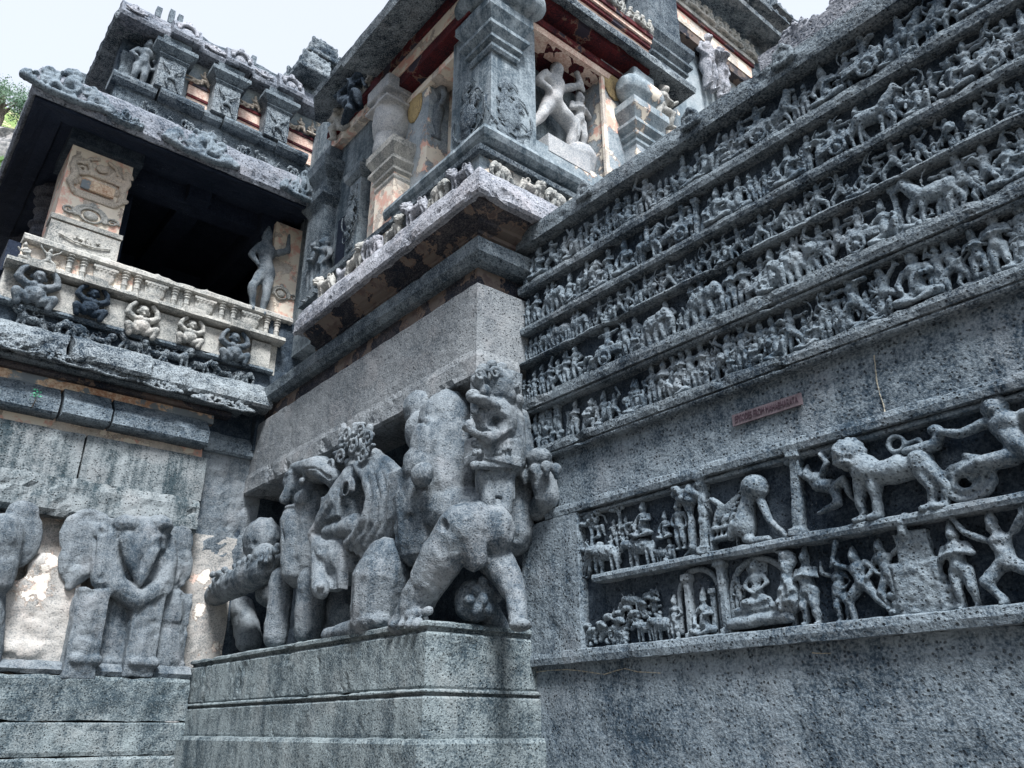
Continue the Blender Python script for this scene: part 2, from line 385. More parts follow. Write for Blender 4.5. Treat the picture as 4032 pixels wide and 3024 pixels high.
def P_flying():
    return person(head=(-.16, .66), chest=(-.05, .56), hip=(.12, .44), k=1.05, aL=[(-.12, -.04, .62), (-.26, -.07, .70), (-.22, -.1, .86)], aR=[(.05, -.05, .63), (.16, -.08, .74), (.1, -.1, .86)],
                  lL=[(.14, -.04, .40), (.34, -.08, .48), (.36, -.05, .25), (.4, -.05, .2)], lR=[(.16, -.04, .38), (.22, -.09, .2), (-.02, -.07, .15), (-.08, -.07, .14)], crown=.10,
                  prop=lambda c: (c.line([(-.4, -.06, .9), (-.1, -.03, .95), (.25, -.05, .9)], .045), c.line([(.1, -.03, .85), (.34, -.03, .78), (.44, -.03, .55)], .03)))
def P_dancer():
    return person(head=(0, .76), chest=(.02, .58), hip=(0, .40), k=1.08, aL=[(-.12, -.04, .66), (-.26, -.07, .76), (-.36, -.06, .98)], aR=[(.14, -.04, .66), (.28, -.07, .78), (.36, -.06, .96)],
                  lL=[(-.06, -.04, .38), (-.2, -.1, .25), (-.1, -.05, .04)], lR=[(.06, -.04, .38), (.2, -.08, .26), (.24, -.04, .04)], crown=.17)
def P_torso():
    """a big many-armed figure wrestling serpents"""
    c = person(head=(0, .82), chest=(.06, .62), hip=(.14, .40), k=1.35, aL=[(-.10, -.05, .70), (-.30, -.10, .64), (-.50, -.08, .72)], aR=[(.22, -.05, .70), (.36, -.1, .66), (.42, -.1, .5)],
               lL=[(.05, -.05, .34), (-.18, -.10, .32), (-.4, -.06, .30), (-.48, -.06, .28)], lR=[(.2, -.04, .34), (.32, -.10, .16), (.2, -.05, .05)], crown=0)
    for i in range(11):
        a = R(-20+22*i); c.ell((.085*math.cos(a), -.03, .84+.1*math.sin(a)), .045)
    c.line([(-.5, -.06, .72), (-.58, -.04, .62), (-.72, -.06, .60), (-.86, -.07, .62)], [.05, .06, .07, .04]); c.ell((-.54, -.06, .76), (.08, .05, .06))
    pts = []
    for i in range(26):
        a = R(i*32); r = .055+.0085*i; pts.append((-.38+r*math.cos(a), -.05, .22+r*math.sin(a)*.85))
    c.line(pts, .040); c.line([(-.56, -.06, .3), (-.66, -.06, .44), (-.7, -.06, .56)], [.04, .035, .04])
    return c
def quad(kind='cow'):
    """four-legged animals in side view, head towards -X"""
    c = Clay()
    if kind == 'elephant':
        c.ell((.06, -.05, .62), (.36, .15, .27)); c.ell((-.12, -.05, .62), (.22, .14, .25)); c.ell((-.38, -.07, .72), (.16, .12, .19)); c.ell((-.36, -.07, .86), (.09, .08, .07))
        c.line([(-.46, -.08, .70), (-.55, -.1, .52), (-.54, -.1, .32), (-.44, -.1, .18)], [.10, .075, .055, .04])
        c.ell((-.24, -.17, .68), (.10, .03, .15)); c.cap((-.46, -.15, .56), (-.60, -.18, .48), .03, .014)
        for x, f in ((-.20, -.06), (-.06, .08), (.22, -.02), (.36, .10)):
            c.line([(x, -.06, .45), (x+f, -.07, .22), (x+f*.7, -.06, .04)], [.105, .08, .075])
        c.line([(.42, -.05, .7), (.48, -.04, .5), (.46, -.03, .34)], [.03, .022, .03]); c.ell((-.44, -.16, .76), .02)
    elif kind in ('horse', 'rearing'):
        c.ell((.05, -.04, .52), (.30, .11, .16)); c.ell((-.16, -.04, .54), (.15, .11, .16)); c.ell((.26, -.04, .53), (.14, .11, .16))
        c.line([(-.2, -.05, .60), (-.36, -.06, .80), (-.38, -.06, .88)], [.12, .08, .07]); c.line([(-.38, -.06, .88), (-.52, -.07, .74)], [.065, .035])
        c.cap((-.34, -.04, .9), (-.33, -.04, 1.0), .02, .012)
        c.line([(-.22, 0, .68), (-.30, -.02, .84), (-.34, -.02, .94)], [.05, .05, .04])
        for x, f in ((-.26, -.10), (-.12, -.02), (.22, .05), (.34, .10)):
            c.line([(x, -.05, .45), (x+f, -.06, .24), (x+f*.5, -.05, .03)], [.07, .038, .032])
        c.line([(.38, -.04, .58), (.48, -.04, .48), (.49, -.03, .28)], [.03, .035, .02])
        if kind == 'rearing':
            V = np.concatenate(c.V); a = R(-24); x, z = V[:, 0]-.3, V[:, 2]-.2
            V[:, 0] = .3+x*math.cos(a)-z*math.sin(a)*-1; V[:, 2] = .2+(-x*math.sin(-a)*-1)+z*math.cos(a); V[:, 2] -= V[:, 2].min(); c.V = [V]
    elif kind == 'cow':
        c.ell((.06, -.05, .50), (.34, .13, .20)); c.ell((-.18, -.05, .56), (.18, .12, .19)); c.ell((-.14, -.05, .72), (.09, .07, .08))
        c.line([(-.3, -.06, .60), (-.44, -.08, .62), (-.55, -.10, .48)], [.12, .095, .05]); c.line([(-.44, -.1, .72), (-.52, -.12, .82), (-.46, -.12, .90)], [.025, .02, .012]); c.ell((-.36, -.12, .66), (.06, .03, .03))
        for x, f in ((-.26, -.02), (-.12, .02), (.24, .0), (.36, .04)):
            c.line([(x, -.06, .42), (x+f, -.07, .2), (x+f, -.05, .03)], [.075, .045, .04])
        c.line([(.40, -.04, .58), (.46, -.04, .42), (.45, -.03, .2)], [.024, .018, .03])
    elif kind == 'lion':
        c.ell((.10, -.06, .50), (.34, .12, .15)); c.ell((-.20, -.07, .56), (.17, .14, .18)); c.ell((.38, -.06, .52), (.14, .12, .16))
        c.ell((-.36, -.12, .78), (.15, .13, .15)); c.ell((-.37, -.22, .72), (.08, .05, .05)); c.ell((-.37, -.21, .64), (.10, .05, .035)); c.ell((-.37, -.26, .755), (.03, .03, .02))
        c.ell((-.42, -.235, .80), .022); c.ell((-.30, -.235, .80), .022)
        for i in range(13):
            a = R(i*28); c.ell((-.36+.165*math.cos(a), -.09, .78+.155*math.sin(a)), (.045, .05, .045))
        for i in range(9): c.ell((-.30+.04*(i % 3), -.15, .60-.045*(i//3)), (.03, .03, .022))
        for x, f in ((-.28, -.04), (-.14, .0), (.36, .10), (.46, .14)):
            c.line([(x, -.07, .45), (x+f, -.08, .22), (x+f*.6, -.06, .05)], [.085, .055, .045]); c.cap((x+f*.6, -.08, .04), (x+f*.6-.08, -.12, .03), .045, .035)
        c.ring((.16, -.06, .78), .085, .028); c.line([(.46, -.05, .6), (.40, -.05, .78), (.25, -.05, .76)], [.03, .026, .028])
    return c
def P_elrider():
    c = quad('elephant')
    for x in (.0, .24):
        c.ell((x, -.05, 1.16), (.055, .055, .065)); c.cap((x, -.05, 1.2), (x, -.04, 1.3), .045, .02); c.cap((x, -.05, 1.06), (x, -.05, .88), .075, .10)
        c.line([(x-.08, -.06, 1.05), (x-.16, -.08, .98), (x-.2, -.08, 1.06)], .028); c.line([(x, -.08, .9), (x-.08, -.14, .8), (x-.04, -.16, .68)], .04)
    c.box((.1, -.07, .90), (.2, .1, .03)); V = np.concatenate(c.V); c.V = [V/1.3]; return c
def P_horserider():
    c = quad('horse'); x = .02
    c.ell((x, -.05, 1.02), (.055, .055, .065)); c.cap((x, -.05, 1.06), (x, -.04, 1.17), .045, .02); c.cap((x, -.05, .92), (x, -.05, .68), .07, .09)
    c.line([(x-.08, -.06, .9), (x-.2, -.08, .84), (x-.3, -.08, .9)], .028); c.line([(x, -.08, .7), (x-.08, -.14, .56), (x-.02, -.15, .4)], [.06, .045, .03])
    V = np.concatenate(c.V); c.V = [V/1.17]; return c
def P_chariot():
    c = Clay(); c.box((0, -.04, .34), (.34, .10, .07), 0, -4); c.box((.0, -.02, .44), (.34, .08, .03), 0, -4)
    c.ring((.08, -.13, .20), .15, .03); c.ell((.08, -.15, .2), .05)
    for i in range(4):
        a = R(45*i); c.cap((.08-.14*math.cos(a), -.12, .2-.14*math.sin(a)), (.08+.14*math.cos(a), -.12, .2+.14*math.sin(a)), .018)
    d = person(head=(.05, .86), chest=(.05, .70), hip=(.05, .54), k=.95, aL=[(-.05, -.03, .76), (-.17, -.06, .74), (-.28, -.08, .75)], aR=[(.16, -.04, .76), (.26, -.07, .76), (.12, -.1, .76)],
               lL=[(.0, -.04, .5), (-.1, -.1, .48), (.0, -.1, .42)], lR=[(.1, -.04, .5), (.2, -.1, .48), (.1, -.1, .42)], crown=.09,
               prop=lambda q: (q.arc((-.14, -.06, .72), .22, 115, 245, .018, 9), q.line([(-.3, -.05, .4), (-.42, -.05, .34), (-.5, -.06, .36)], .025)))
    n = sum(len(v) for v in c.V); c.V += d.V; c.F += [tuple(i+n for i in f) for f in d.F]
    return c
def P_tree():
    c = Clay(); c.line([(0, -.03, 0), (.02, -.04, .4), (-.01, -.04, .72)], [.07, .045, .04]); c.cap((.02, -.04, .5), (.12, -.04, .78), .03); c.cap((.0, -.04, .5), (-.12, -.04, .76), .03)
    for i in range(26):
        c.ell((random.uniform(-.26, .26), -.03-random.random()*.06, random.uniform(.70, .98)), random.uniform(.04, .07))
    return c
def P_bundle():
    c = Clay(); c.ell((0, -.05, .30), (.17, .09, .25)); c.ell((.03, -.05, .74), (.13, .07, .16)); c.cap((0, -.05, .45), (.02, -.05, .72), .07, .08)
    for i in range(12): c.ell((random.uniform(-.12, .12), -.11, random.uniform(.15, .45)), .045)
    c.line([(-.02, -.04, .85), (-.2, -.05, .93), (-.38, -.04, .94)], [.04, .04, .03]); return c
def P_wall_pillar():
    c = Clay(); c.box((0, -.02, .5), (.055, .06, .5)); c.box((0, -.03, .95), (.09, .07, .05)); c.box((0, -.03, .04), (.085, .07, .04)); return c
def P_rocks():
    c = Clay()
    for i in range(30): c.ell((random.uniform(-.5, .5), -.04, random.uniform(.06, .55)*(1-.3*random.random())), (random.uniform(.05, .11), .07, random.uniform(.04, .09)), (0, random.uniform(-50, 50), 0))
    for x, z in ((-.3, .6), (.05, .7), (.3, .55)):
        c.ell((x, -.08, z), (.15, .08, .09)); c.line([(x-.1, -.1, z), (x-.22, -.12, z-.06)], [.08, .045]); c.arc((x-.12, -.1, z+.13), .10, 180, 330, .02, 6)
    return c
def P_pedestal():
    c = Clay()
    for z, w in ((.06, .40), (.16, .34), (.27, .38), (.38, .30), (.50, .26), (.60, .30)): c.cap((-w, -.04, z), (w, -.04, z), .058, .058)
    c.box((0, -.03, .3), (.27, .08, .3)); c.box((.02, -.02, .8), (.2, .07, .2)); c.line([(-.05, -.1, .95), (-.02, -.13, 1.1), (.04, -.1, 1.2)], [.05, .06, .04]); return c
def P_shrine():
    c = person(head=(0, .74), chest=(0, .58), hip=(0, .42), k=.8, aL=[(-.1, -.03, .64), (-.16, -.05, .54), (-.06, -.1, .46)], aR=[(.1, -.03, .64), (.16, -.05, .54), (.06, -.1, .46)],
               lL=[(-.04, -.04, .38), (-.17, -.08, .34), (-.02, -.1, .32)], lR=[(.04, -.04, .38), (.17, -.08, .34), (.02, -.1, .32)], crown=.08, halo=True)
    c.cap((-.30, -.06, .26), (.30, -.06, .26), .05); c.cap((-.40, -.07, .12), (.40, -.07, .12), .075); c.ell((0, .01, .76), (.17, .03, .2)); return c
def P_cradle():
    c = Clay(); c.box((0, -.03, .18), (.26, .07, .03)); c.box((0, -.03, .34), (.26, .07, .03))
    for i in range(6): c.cap((-.22+i*.09, -.07, .18), (-.20+i*.09, -.07, .34), .018)
    c.box((-.25, -.03, .15), (.025, .07, .15)); c.box((.25, -.03, .15), (.025, .07, .15))
    for x in (-.15, .02, .17): c.cap((x, -.06, .42), (x+.06, -.07, .5), .05, .045)
    c.line([(-.1, -.04, .5), (-.02, -.06, .72), (-.16, -.08, .84)], [.07, .05, .045]); c.cap((-.16, -.08, .84), (-.3, -.1, .80), .04, .016)
    for i in range(5): c.cap((.0, -.03, .66-.03*i), (.38-.03*i, -.03, .9-.09*i), .035, .02)
    return c
def P_ball():
    c = Clay(); c.ell((.02, -.06, .78), (.22, .12, .19)); c.ell((.05, -.15, .78), (.13, .05, .12)); c.line([(-.10, -.04, .7), (-.16, -.05, .45), (-.2, -.05, .25)], [.09, .12, .15])
    c.line([(-.16, -.05, .2), (-.3, -.1, .3), (-.38, -.1, .14)], [.09, .08, .06]); c.line([(-.16, -.05, .1), (-.05, -.1, .05), (.18, -.08, .05)], [.08, .06, .05])
    c.line([(.08, -.05, .6), (.2, -.06, .3), (.42, -.05, .06)], [.06, .05, .04]); return c
def P_wheel():
    c = Clay(); c.ell((0, -.03, .4), (.3, .07, .38)); c.line([(-.4, -.04, .1), (-.1, -.08, .3), (.1, -.1, .75)], [.06, .05, .04]); return c
PROTO = dict(stand=P_stand, folded=P_folded, sway=P_sway, archer=P_archer, club=P_club, shield=P_shield, seated=P_seated, knee=P_knee, kneel=P_kneel, lying=P_lying, pair=P_pair, crowd=P_crowd,
             flying=P_flying, dancer=P_dancer, torso=P_torso, elephant=lambda: quad('elephant'), horse=lambda: quad('horse'), cow=lambda: quad('cow'), lion=lambda: quad('lion'),
             elrider=P_elrider, hrider=P_horserider, chariot=P_chariot, tree=P_tree, bundle=P_bundle, pilaster=P_wall_pillar, rocks=P_rocks, pedestal=P_pedestal, shrine=P_shrine, cradle=P_cradle, ball=P_ball, wheel=P_wheel)
KNAME = dict(stand='carved_person', folded='carved_person', sway='carved_person', archer='carved_archer', club='carved_warrior', shield='carved_warrior', seated='carved_person', knee='carved_person', kneel='carved_person',
             lying='carved_person', pair='carved_couple', crowd='carved_crowd', flying='carved_person', dancer='carved_dancer', torso='carved_giant', elephant='carved_elephant', horse='carved_horse', cow='carved_cow', lion='carved_lion',
             elrider='carved_elephant', hrider='carved_rider', chariot='carved_chariot', tree='carved_tree', bundle='carved_plant', pilaster='pilaster', rocks='carved_herd', pedestal='carved_pedestal', shrine='carved_shrine', cradle='carved_cradle', ball='carved_demon', wheel='carved_wheel')
_cache = {}
def proto(kind, mat='basalt_relief', var=0, voxel=0.020):
    k = (kind, mat, var)
    if k not in _cache:
        random.seed(hash(kind) % 1000 if False else sum(map(ord, kind))+var)
        _cache[k] = PROTO[kind]().bake(KNAME[kind], voxel, 1, amp=0.010+0.004*var, sc=7.0+3*var, chip=0.02*var, mat=mat)
    return _cache[k]
ROT_A, ROT_B = R(-90), 0.0       # wall along Y facing -X / wall along X facing -Y
def carve(kind, pos, h, parent, rot=ROT_A, mirror=1, lean=0.0, depth=1.0, mat='basalt_relief', name=None, wide=1.0, var=0):
    o = link(name or KNAME[kind], proto(kind, mat, var), parent)
    M = Matrix.Translation(Vector(pos)) @ Matrix.Rotation(rot, 4, 'Z') @ Matrix.Rotation(R(lean), 4, 'Y')
    o.location = M.translation; o.rotation_euler = M.to_euler(); o.scale = (h*mirror*wide, h*depth, h)
    return o
# ------------------------------------------------------------------ the stair wall on the right (runs along Y, faces -X)
XA = 6.80
Y0, Y1 = -2.0, 8.06
wall = thing('stair_wall', 'tall pitted grey rock wall of the stairway at right, carrying two carved panels and a small sign', 'wall', (7.6, 3.0, 0))
box('lower_wall', 6.89, 8.4, Y0, 8.6, 0.0, 2.31, 'basalt', wall, 0.10, 0.012, 0.01)
box('middle_wall', 6.89, 8.4, Y0, Y1, 4.20, 4.90, 'basalt', wall, 0.10, 0.012, 0.01)
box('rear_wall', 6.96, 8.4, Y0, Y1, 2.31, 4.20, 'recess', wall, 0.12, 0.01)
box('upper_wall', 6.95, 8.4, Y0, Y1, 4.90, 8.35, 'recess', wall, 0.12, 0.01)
def ledge(name, z0, z1, front, parent, y0=Y0, y1=Y1, mat='ledge', chip=0.02, amp=0.012, back=7.05, lip=0.0, slope=0.0):
    pr = [(0, z0), (0.0, z1-0.02-lip), (0.025+lip*0.3, z1-0.008), (0.05, z1), (-(back-front), z1)]
    pr = [(front-back, z0), (0, z0+0.01), (0.012, (z0+z1)/2), (0, z1-0.012), (-0.02, z1), (front-back, z1+slope)]
    return moulding(name, [(front, y0, -1, 0), (front, y1, -1, 0)], pr, mat, parent, 0.055, amp, chip, 4.0, 0.05)
epic = thing('battle_relief', 'dark relief of crowded rows of warriors, elephants and chariots above the sign', 'relief', (7.0, 4.0, 4.9))
BD = [('B0', 8.29, 8.58), ('B1', 7.55, 7.70), ('B2', 6.87, 6.99), ('B3', 6.38, 6.45), ('B4', 5.65, 5.82), ('B5', 4.93, 5.07)]
LB = {}
for n, a, b in BD:
    LB[n] = ledge('ledge', a, b, 6.74 if n in ('B0',) else (6.77 if n in ('B4', 'B5') else 6.80), epic, chip=0.05 if n in ('B3', 'B5') else 0.03, amp=0.016)
ledge('lip', 5.60, 5.66, 6.80, epic); ledge('lip', 4.87, 4.945, 6.79, epic); ledge('lip', 8.575, 8.64, 6.80, epic, chip=.03)
# little arched bosses standing on the top band
for i, (px, py) in enumerate([(2300, 705), (2720, 470), (3085, 225)]):
    p = atx(px, py, 6.72)
    c = Clay(); c.ring((0, -.03, 0), .10, .035); c.ell((0, -.02, 0), (.075, .05, .075)); c.ell((0, -.03, .13), (.05, .04, .05)); c.ell((-.11, -.02, -.08), .05); c.ell((.11, -.02, -.08), .05)
    o = link('arched_boss', c.bake('arched_boss', .014, 1, .008, 10, mat='ledge'), epic)
    o.location = (6.73, p[1], 8.52); o.rotation_euler = (0, 0, ROT_A)
# rows of figures: (photo column, kind, height as share of the row, mirror, lean, lift)
ROWS = {
 'row1': (7.70, 8.29, 'B1', [(2060, 'stand', .62, 1, 0), (2085, 'stand', .75, 1, 4), (2113, 'seated', .9, 1, 0), (2168, 'archer', .92, 1, -6), (2210, 'club', .8, -1, 6), (2248, 'knee', .85, 1, 0), (2295, 'pilaster', .7, 1, 8), (2335, 'archer', .8, -1, 4), (2385, 'stand', .85, -1, 0),
   (2432, 'pair', .95, 1, 6), (2462, 'knee', .8, -1, 0), (2530, 'club', .95, 1, 8), (2565, 'stand', .6, 1, 0), (2585, 'seated', .7, 1, 4), (2615, 'seated', .62, -1, 0), (2678, 'knee', .9, -1, 0), (2715, 'kneel', .7, 1, 0), (2745, 'pilaster', .7, 1, -4), (2772, 'knee', .85, 1, 0), (2800, 'stand', .6, 1, 0), (2832, 'kneel', .85, -1, 0),
   (2878, 'seated', .8, 1, 0), (2915, 'stand', .85, 1, 0), (2965, 'chariot', 1.0, 1, 0), (3010, 'seated', .6, -1, 0), (3030, 'horse', .55, -1, -20), (3085, 'horse', .78, -1, -25), (3158, 'stand', .78, -1, 0), (3245, 'seated', .98, 1, -8), (3315, 'stand', .85, 1, 4),
   (3390, 'chariot', 1.02, 1, 0), (3490, 'knee', .72, 1, 0), (3560, 'hrider', .98, -1, -10), (3640, 'horse', .7, -1, -14), (3690, 'club', 1.0, -1, 0), (3760, 'archer', .98, 1, 0), (3850, 'seated', .9, 1, 0), (3950, 'kneel', .9, 1, 0)]),
 'row2': (6.99, 7.55, 'B2', [(2072, 'stand', .85, 1, 0), (2110, 'folded', .92, 1, -4), (2140, 'crowd', .5, 1, 0), (2170, 'elrider', .96, -1, 0), (2235, 'knee', .9, -1, 0), (2268, 'seated', .75, 1, 0), (2305, 'hrider', .98, -1, 0), (2348, 'seated', .85, 1, 0), (2388, 'folded', 1.0, 1, 0), (2420, 'knee', .62, 1, 0),
   (2450, 'seated', 1.0, 1, 0), (2482, 'kneel', .6, 1, 0), (2515, 'stand', .85, -1, 4), (2550, 'hrider', 1.0, -1, 0), (2610, 'horse', .72, -1, 0), (2668, 'chariot', .98, 1, 0), (2730, 'pilaster', .9, 1, 0), (2770, 'kneel', .85, -1, 0), (2818, 'seated', .9, 1, 0), (2855, 'stand', .85, 1, 4), (2895, 'knee', .9, -1, 0), (2950, 'stand', .82, 1, -5), (3000, 'stand', .72, -1, 0),
   (3040, 'stand', .8, 1, 0), (3098, 'seated', .98, 1, 0), (3148, 'knee', .6, 1, 0), (3185, 'pair', .98, 1, 8), (3280, 'chariot', .9, 1, -6), (3350, 'archer', .92, 1, 10), (3425, 'horse', .92, -1, 10), (3510, 'shield', .7, 1, 0), (3540, 'archer', 1.0, -1, -8), (3600, 'knee', .72, 1, 0), (3650, 'archer', .85, 1, 8), (3700, 'pilaster', .7, -1, 10),
   (3745, 'seated', .8, 1, 0), (3800, 'archer', .95, -1, 0), (3870, 'chariot', .95, 1, 0), (3960, 'club', .95, 1, 0), (4030, 'hrider', .95, -1, 0)]),
 'row3': (6.45, 6.87, 'B3', [(2060, 'stand', .7, 1, 0), (2080, 'stand', .8, 1, 0), (2100, 'folded', .85, 1, 0), (2122, 'stand', .85, 1, 0), (2160, 'elrider', 1.0, 1, 0), (2210, 'elephant', .85, 1, 0), (2265, 'elrider', .95, -1, 0), (2320, 'crowd', .6, 1, 0), (2352, 'archer', .95, -1, 0), (2395, 'knee', .9, 1, 0), (2430, 'archer', .95, 1, 0), (2468, 'club', .95, -1, 0), (2500, 'knee', .8, 1, 0), (2535, 'hrider', .95, -1, 0),
   (2590, 'stand', .85, 1, 8), (2625, 'archer', 1.0, 1, 0), (2680, 'kneel', .8, 1, 0), (2715, 'shield', .7, 1, 0), (2755, 'club', .95, -1, 0), (2800, 'archer', .98, 1, 0), (2850, 'knee', .8, 1, 0), (2895, 'archer', 1.02, 1, 0), (2950, 'horse', .7, -1, 0), (2985, 'archer', .95, -1, 0), (3060, 'horse', .85, -1, -6), (3120, 'knee', .9, 1, 0), (3170, 'hrider', .9, -1, 0), (3215, 'archer', 1.0, -1, 0),
   (3300, 'archer', 1.0, 1, -4), (3385, 'seated', .85, 1, 0), (3430, 'club', .95, 1, 8), (3505, 'archer', 1.05, 1, 0), (3570, 'kneel', .8, 1, 0), (3625, 'sway', 1.0, -1, -10), (3700, 'shield', 1.0, -1, 12), (3790, 'lying', .8, 1, -20), (3840, 'shield', .95, 1, 0), (3930, 'club', 1.1, 1, 10), (4010, 'seated', .9, 1, 0)]),
 'row4': (5.82, 6.38, 'B4', [(2045, 'stand', .7, 1, 0), (2062, 'pair', .75, 1, 0), (2095, 'stand', .75, 1, 0), (2128, 'stand', .82, 1, 0), (2160, 'folded', .85, 1, 0), (2190, 'club', .85, 1, 0), (2225, 'folded', .9, 1, -8), (2268, 'sway', .95, 1, -14), (2310, 'rocks', .6, 1, 0), (2395, 'chariot', 1.0, -1, 0), (2440, 'stand', .8, 1, -8), (2470, 'stand', .95, 1, -16), (2505, 'sway', .95, 1, -14), (2548, 'crowd', .7, 1, 0),
   (2580, 'elephant', .8, -1, -6), (2635, 'stand', 1.0, -1, -14), (2700, 'crowd', .5, 1, 0), (2760, 'elrider', 1.12, -1, -4), (2868, 'folded', 1.08, 1, 0), (2915, 'folded', 1.08, -1, 0), (2985, 'chariot', .9, 1, 0), (3040, 'knee', .95, 1, 0), (3100, 'elrider', 1.0, 1, -6), (3165, 'shield', .95, -1, 8), (3215, 'club', 1.0, 1, 6), (3290, 'archer', 1.0, -1, 0), (3375, 'chariot', .95, -1, 4), (3470, 'knee', .9, 1, 0), (3530, 'pilaster', .9, 1, 0),
   (3560, 'lying', .9, 1, 10), (3650, 'horse', 1.0, 1, 6), (3720, 'stand', .9, 1, 0), (3790, 'archer', 1.1, 1, -6), (3880, 'archer', 1.0, -1, 0), (3960, 'seated', .95, 1, 0), (4030, 'club', 1.0, 1, 0)]),
 'row5': (5.07, 5.65, 'B5', [(2120, 'crowd', .95, 1, 0), (2160, 'crowd', .95, -1, 0), (2192, 'pilaster', .9, 1, -4), (2218, 'pilaster', .6, 1, 10), (2255, 'folded', .88, 1, 0), (2308, 'kneel', .85, -1, 0), (2372, 'knee', .85, 1, 0), (2440, 'lying', .6, 1, -10), (2485, 'seated', .8, 1, 0), (2530, 'pilaster', .6, 1, 0), (2558, 'stand', .92, 1, 0), (2600, 'folded', .95, 1, 0), (2640, 'stand', .95, -1, 0), (2680, 'folded', .98, 1, 0), (2715, 'stand', 1.0, 1, 0), (2755, 'folded', 1.02, -1, 0),
   (2800, 'stand', .75, 1, 0), (2845, 'club', .98, 1, 12), (2885, 'stand', .85, 1, 0), (2915, 'stand', 1.0, -1, 0), (2955, 'kneel', .72, -1, 0), (2990, 'club', .98, 1, 0), (3045, 'knee', .75, 1, 0), (3045, 'stand', .9, 1, -8), (3105, 'archer', .95, -1, 0), (3160, 'seated', .7, 1, 0), (3205, 'kneel', .7, -1, 0), (3235, 'stand', 1.0, 1, 6), (3290, 'stand', .9, 1, 0), (3365, 'archer', 1.12, 1, -4), (3425, 'seated', .6, 1, 0), (3490, 'club', 1.06, -1, -6), (3600, 'seated', 1.1, 1, 0),
   (3690, 'stand', .95, 1, 0), (3755, 'club', 1.0, 1, -10), (3800, 'lying', .6, 1, -12), (3840, 'folded', 1.0, -1, 0), (3925, 'folded', 1.05, 1, 0), (3985, 'seated', .7, 1, 0), (4025, 'stand', 1.08, 1, 0)]),
}
def place_row(z0, z1, lst, parent, xb, seed=1, mat='basalt_relief', depth=1.0):
    rnd = random.Random(seed)
    for j, it in enumerate(lst):
        px, kind, h, mi, lean = it[:5]; lift = it[5] if len(it) > 5 else 0.0
        zc = z0+(z1-z0)*0.5
        # the photo column where this figure stands, on the plane of the wall
        y = None; lo, hi = 0, 3024
        for _ in range(24):
            mid = (lo+hi)/2
            if atx(px, mid, XA+0.05)[2] > zc: lo = mid
            else: hi = mid
        y = atx(px, lo, XA+0.05)[1]
        hh = (z1-z0)*h*(1+0.04*rnd.uniform(-1, 1))*1.10
        carve(kind, (xb+rnd.uniform(0, .02), y, z0-0.01+lift), hh, parent, ROT_A, mi, lean*0.7+rnd.uniform(-2, 2), depth*rnd.uniform(1.15, 1.5), mat, var=0 if kind in ('lion', 'torso') else rnd.choice((0, 1)))
def fill(lst, seed):
    """smaller half-hidden people in the gaps between the main figures"""
    rnd = random.Random(seed*7+1); out = list(lst)
    for a, b in zip(lst[:-1], lst[1:]):
        gap = b[0]-a[0]
        if gap > 34 and rnd.random() < .75:
            out.append(((a[0]+b[0])/2+rnd.uniform(-4, 4), rnd.choice(('stand', 'folded', 'knee', 'club', 'sway', 'kneel', 'shield')), rnd.uniform(.55, .82), rnd.choice((-1, 1)), rnd.uniform(-8, 8)))
    return out
for i, k in enumerate(ROWS):
    z0, z1, led, lst = ROWS[k]
    place_row(z0, z1, fill(lst, i), LB[led], 6.915, i+3)
# the two-row story panel lower down
story = thing('story_relief', 'grey relief of two rows with a lion, serpents, cattle and trees, below the sign', 'relief', (7.0, 4.0, 2.3))
top_l = ledge('panel_border', 4.06, 4.20, 6.81, story, y1=7.55, mat='basalt', chip=0.008)
mid_l = ledge('shelf', 3.17, 3.27, 6.80, story, y1=6.75, mat='basalt_relief', chip=0.008)
bot_l = ledge('panel_border', 2.30, 2.46, 6.80, story, y1=7.9, mat='basalt', chip=0.006, slope=0.02)
box('panel_border', 6.81, 7.05, 6.98, 8.02, 2.452, 4.055, 'basalt', story, 0.07, 0.014, 0.01)
ledge('lip', 4.0, 4.062, 6.86, story, y1=6.98, mat='basalt_relief')
R6 = [(2205, 'rocks', .35, 1, 0), (2250, 'rocks', .45, -1, 0, .1), (2320, 'tree', .6, 1, 0, .26), (2470, 'rocks', .3, 1, 0, .35), (2250, 'tree', .5, 1, 0, .05), (2290, 'sway', .55, 1, 30), (2370, 'cow', .56, 1, 0), (2330, 'flying', .5, 1, 0, .38), (2420, 'crowd', .45, 1, 0, .28), (2505, 'cow', .54, 1, 0), (2520, 'seated', .56, 1, 0, .30), (2430, 'tree', .45, 1, 0, .44), (2585, 'cow', .28, 1, 0), (2620, 'knee', .35, 1, 0), (2605, 'seated', .42, 1, 0, .24),
      (2668, 'stand', .66, 1, 0, .1), (2712, 'tree', .78, 1, 0, .1), (2706, 'wheel', .36, 1, 0), (2762, 'pilaster', .98, 1, 2), (2835, 'cradle', .75, 1, 0, .02), (2960, 'ball', .86, 1, 0), (3115, 'pilaster', 1.0, 1, 9), (3230, 'flying', .88, 1, 0, .07), (3480, 'lion', .92, 1, 0), (3945, 'torso', 1.0, 1, 0)]
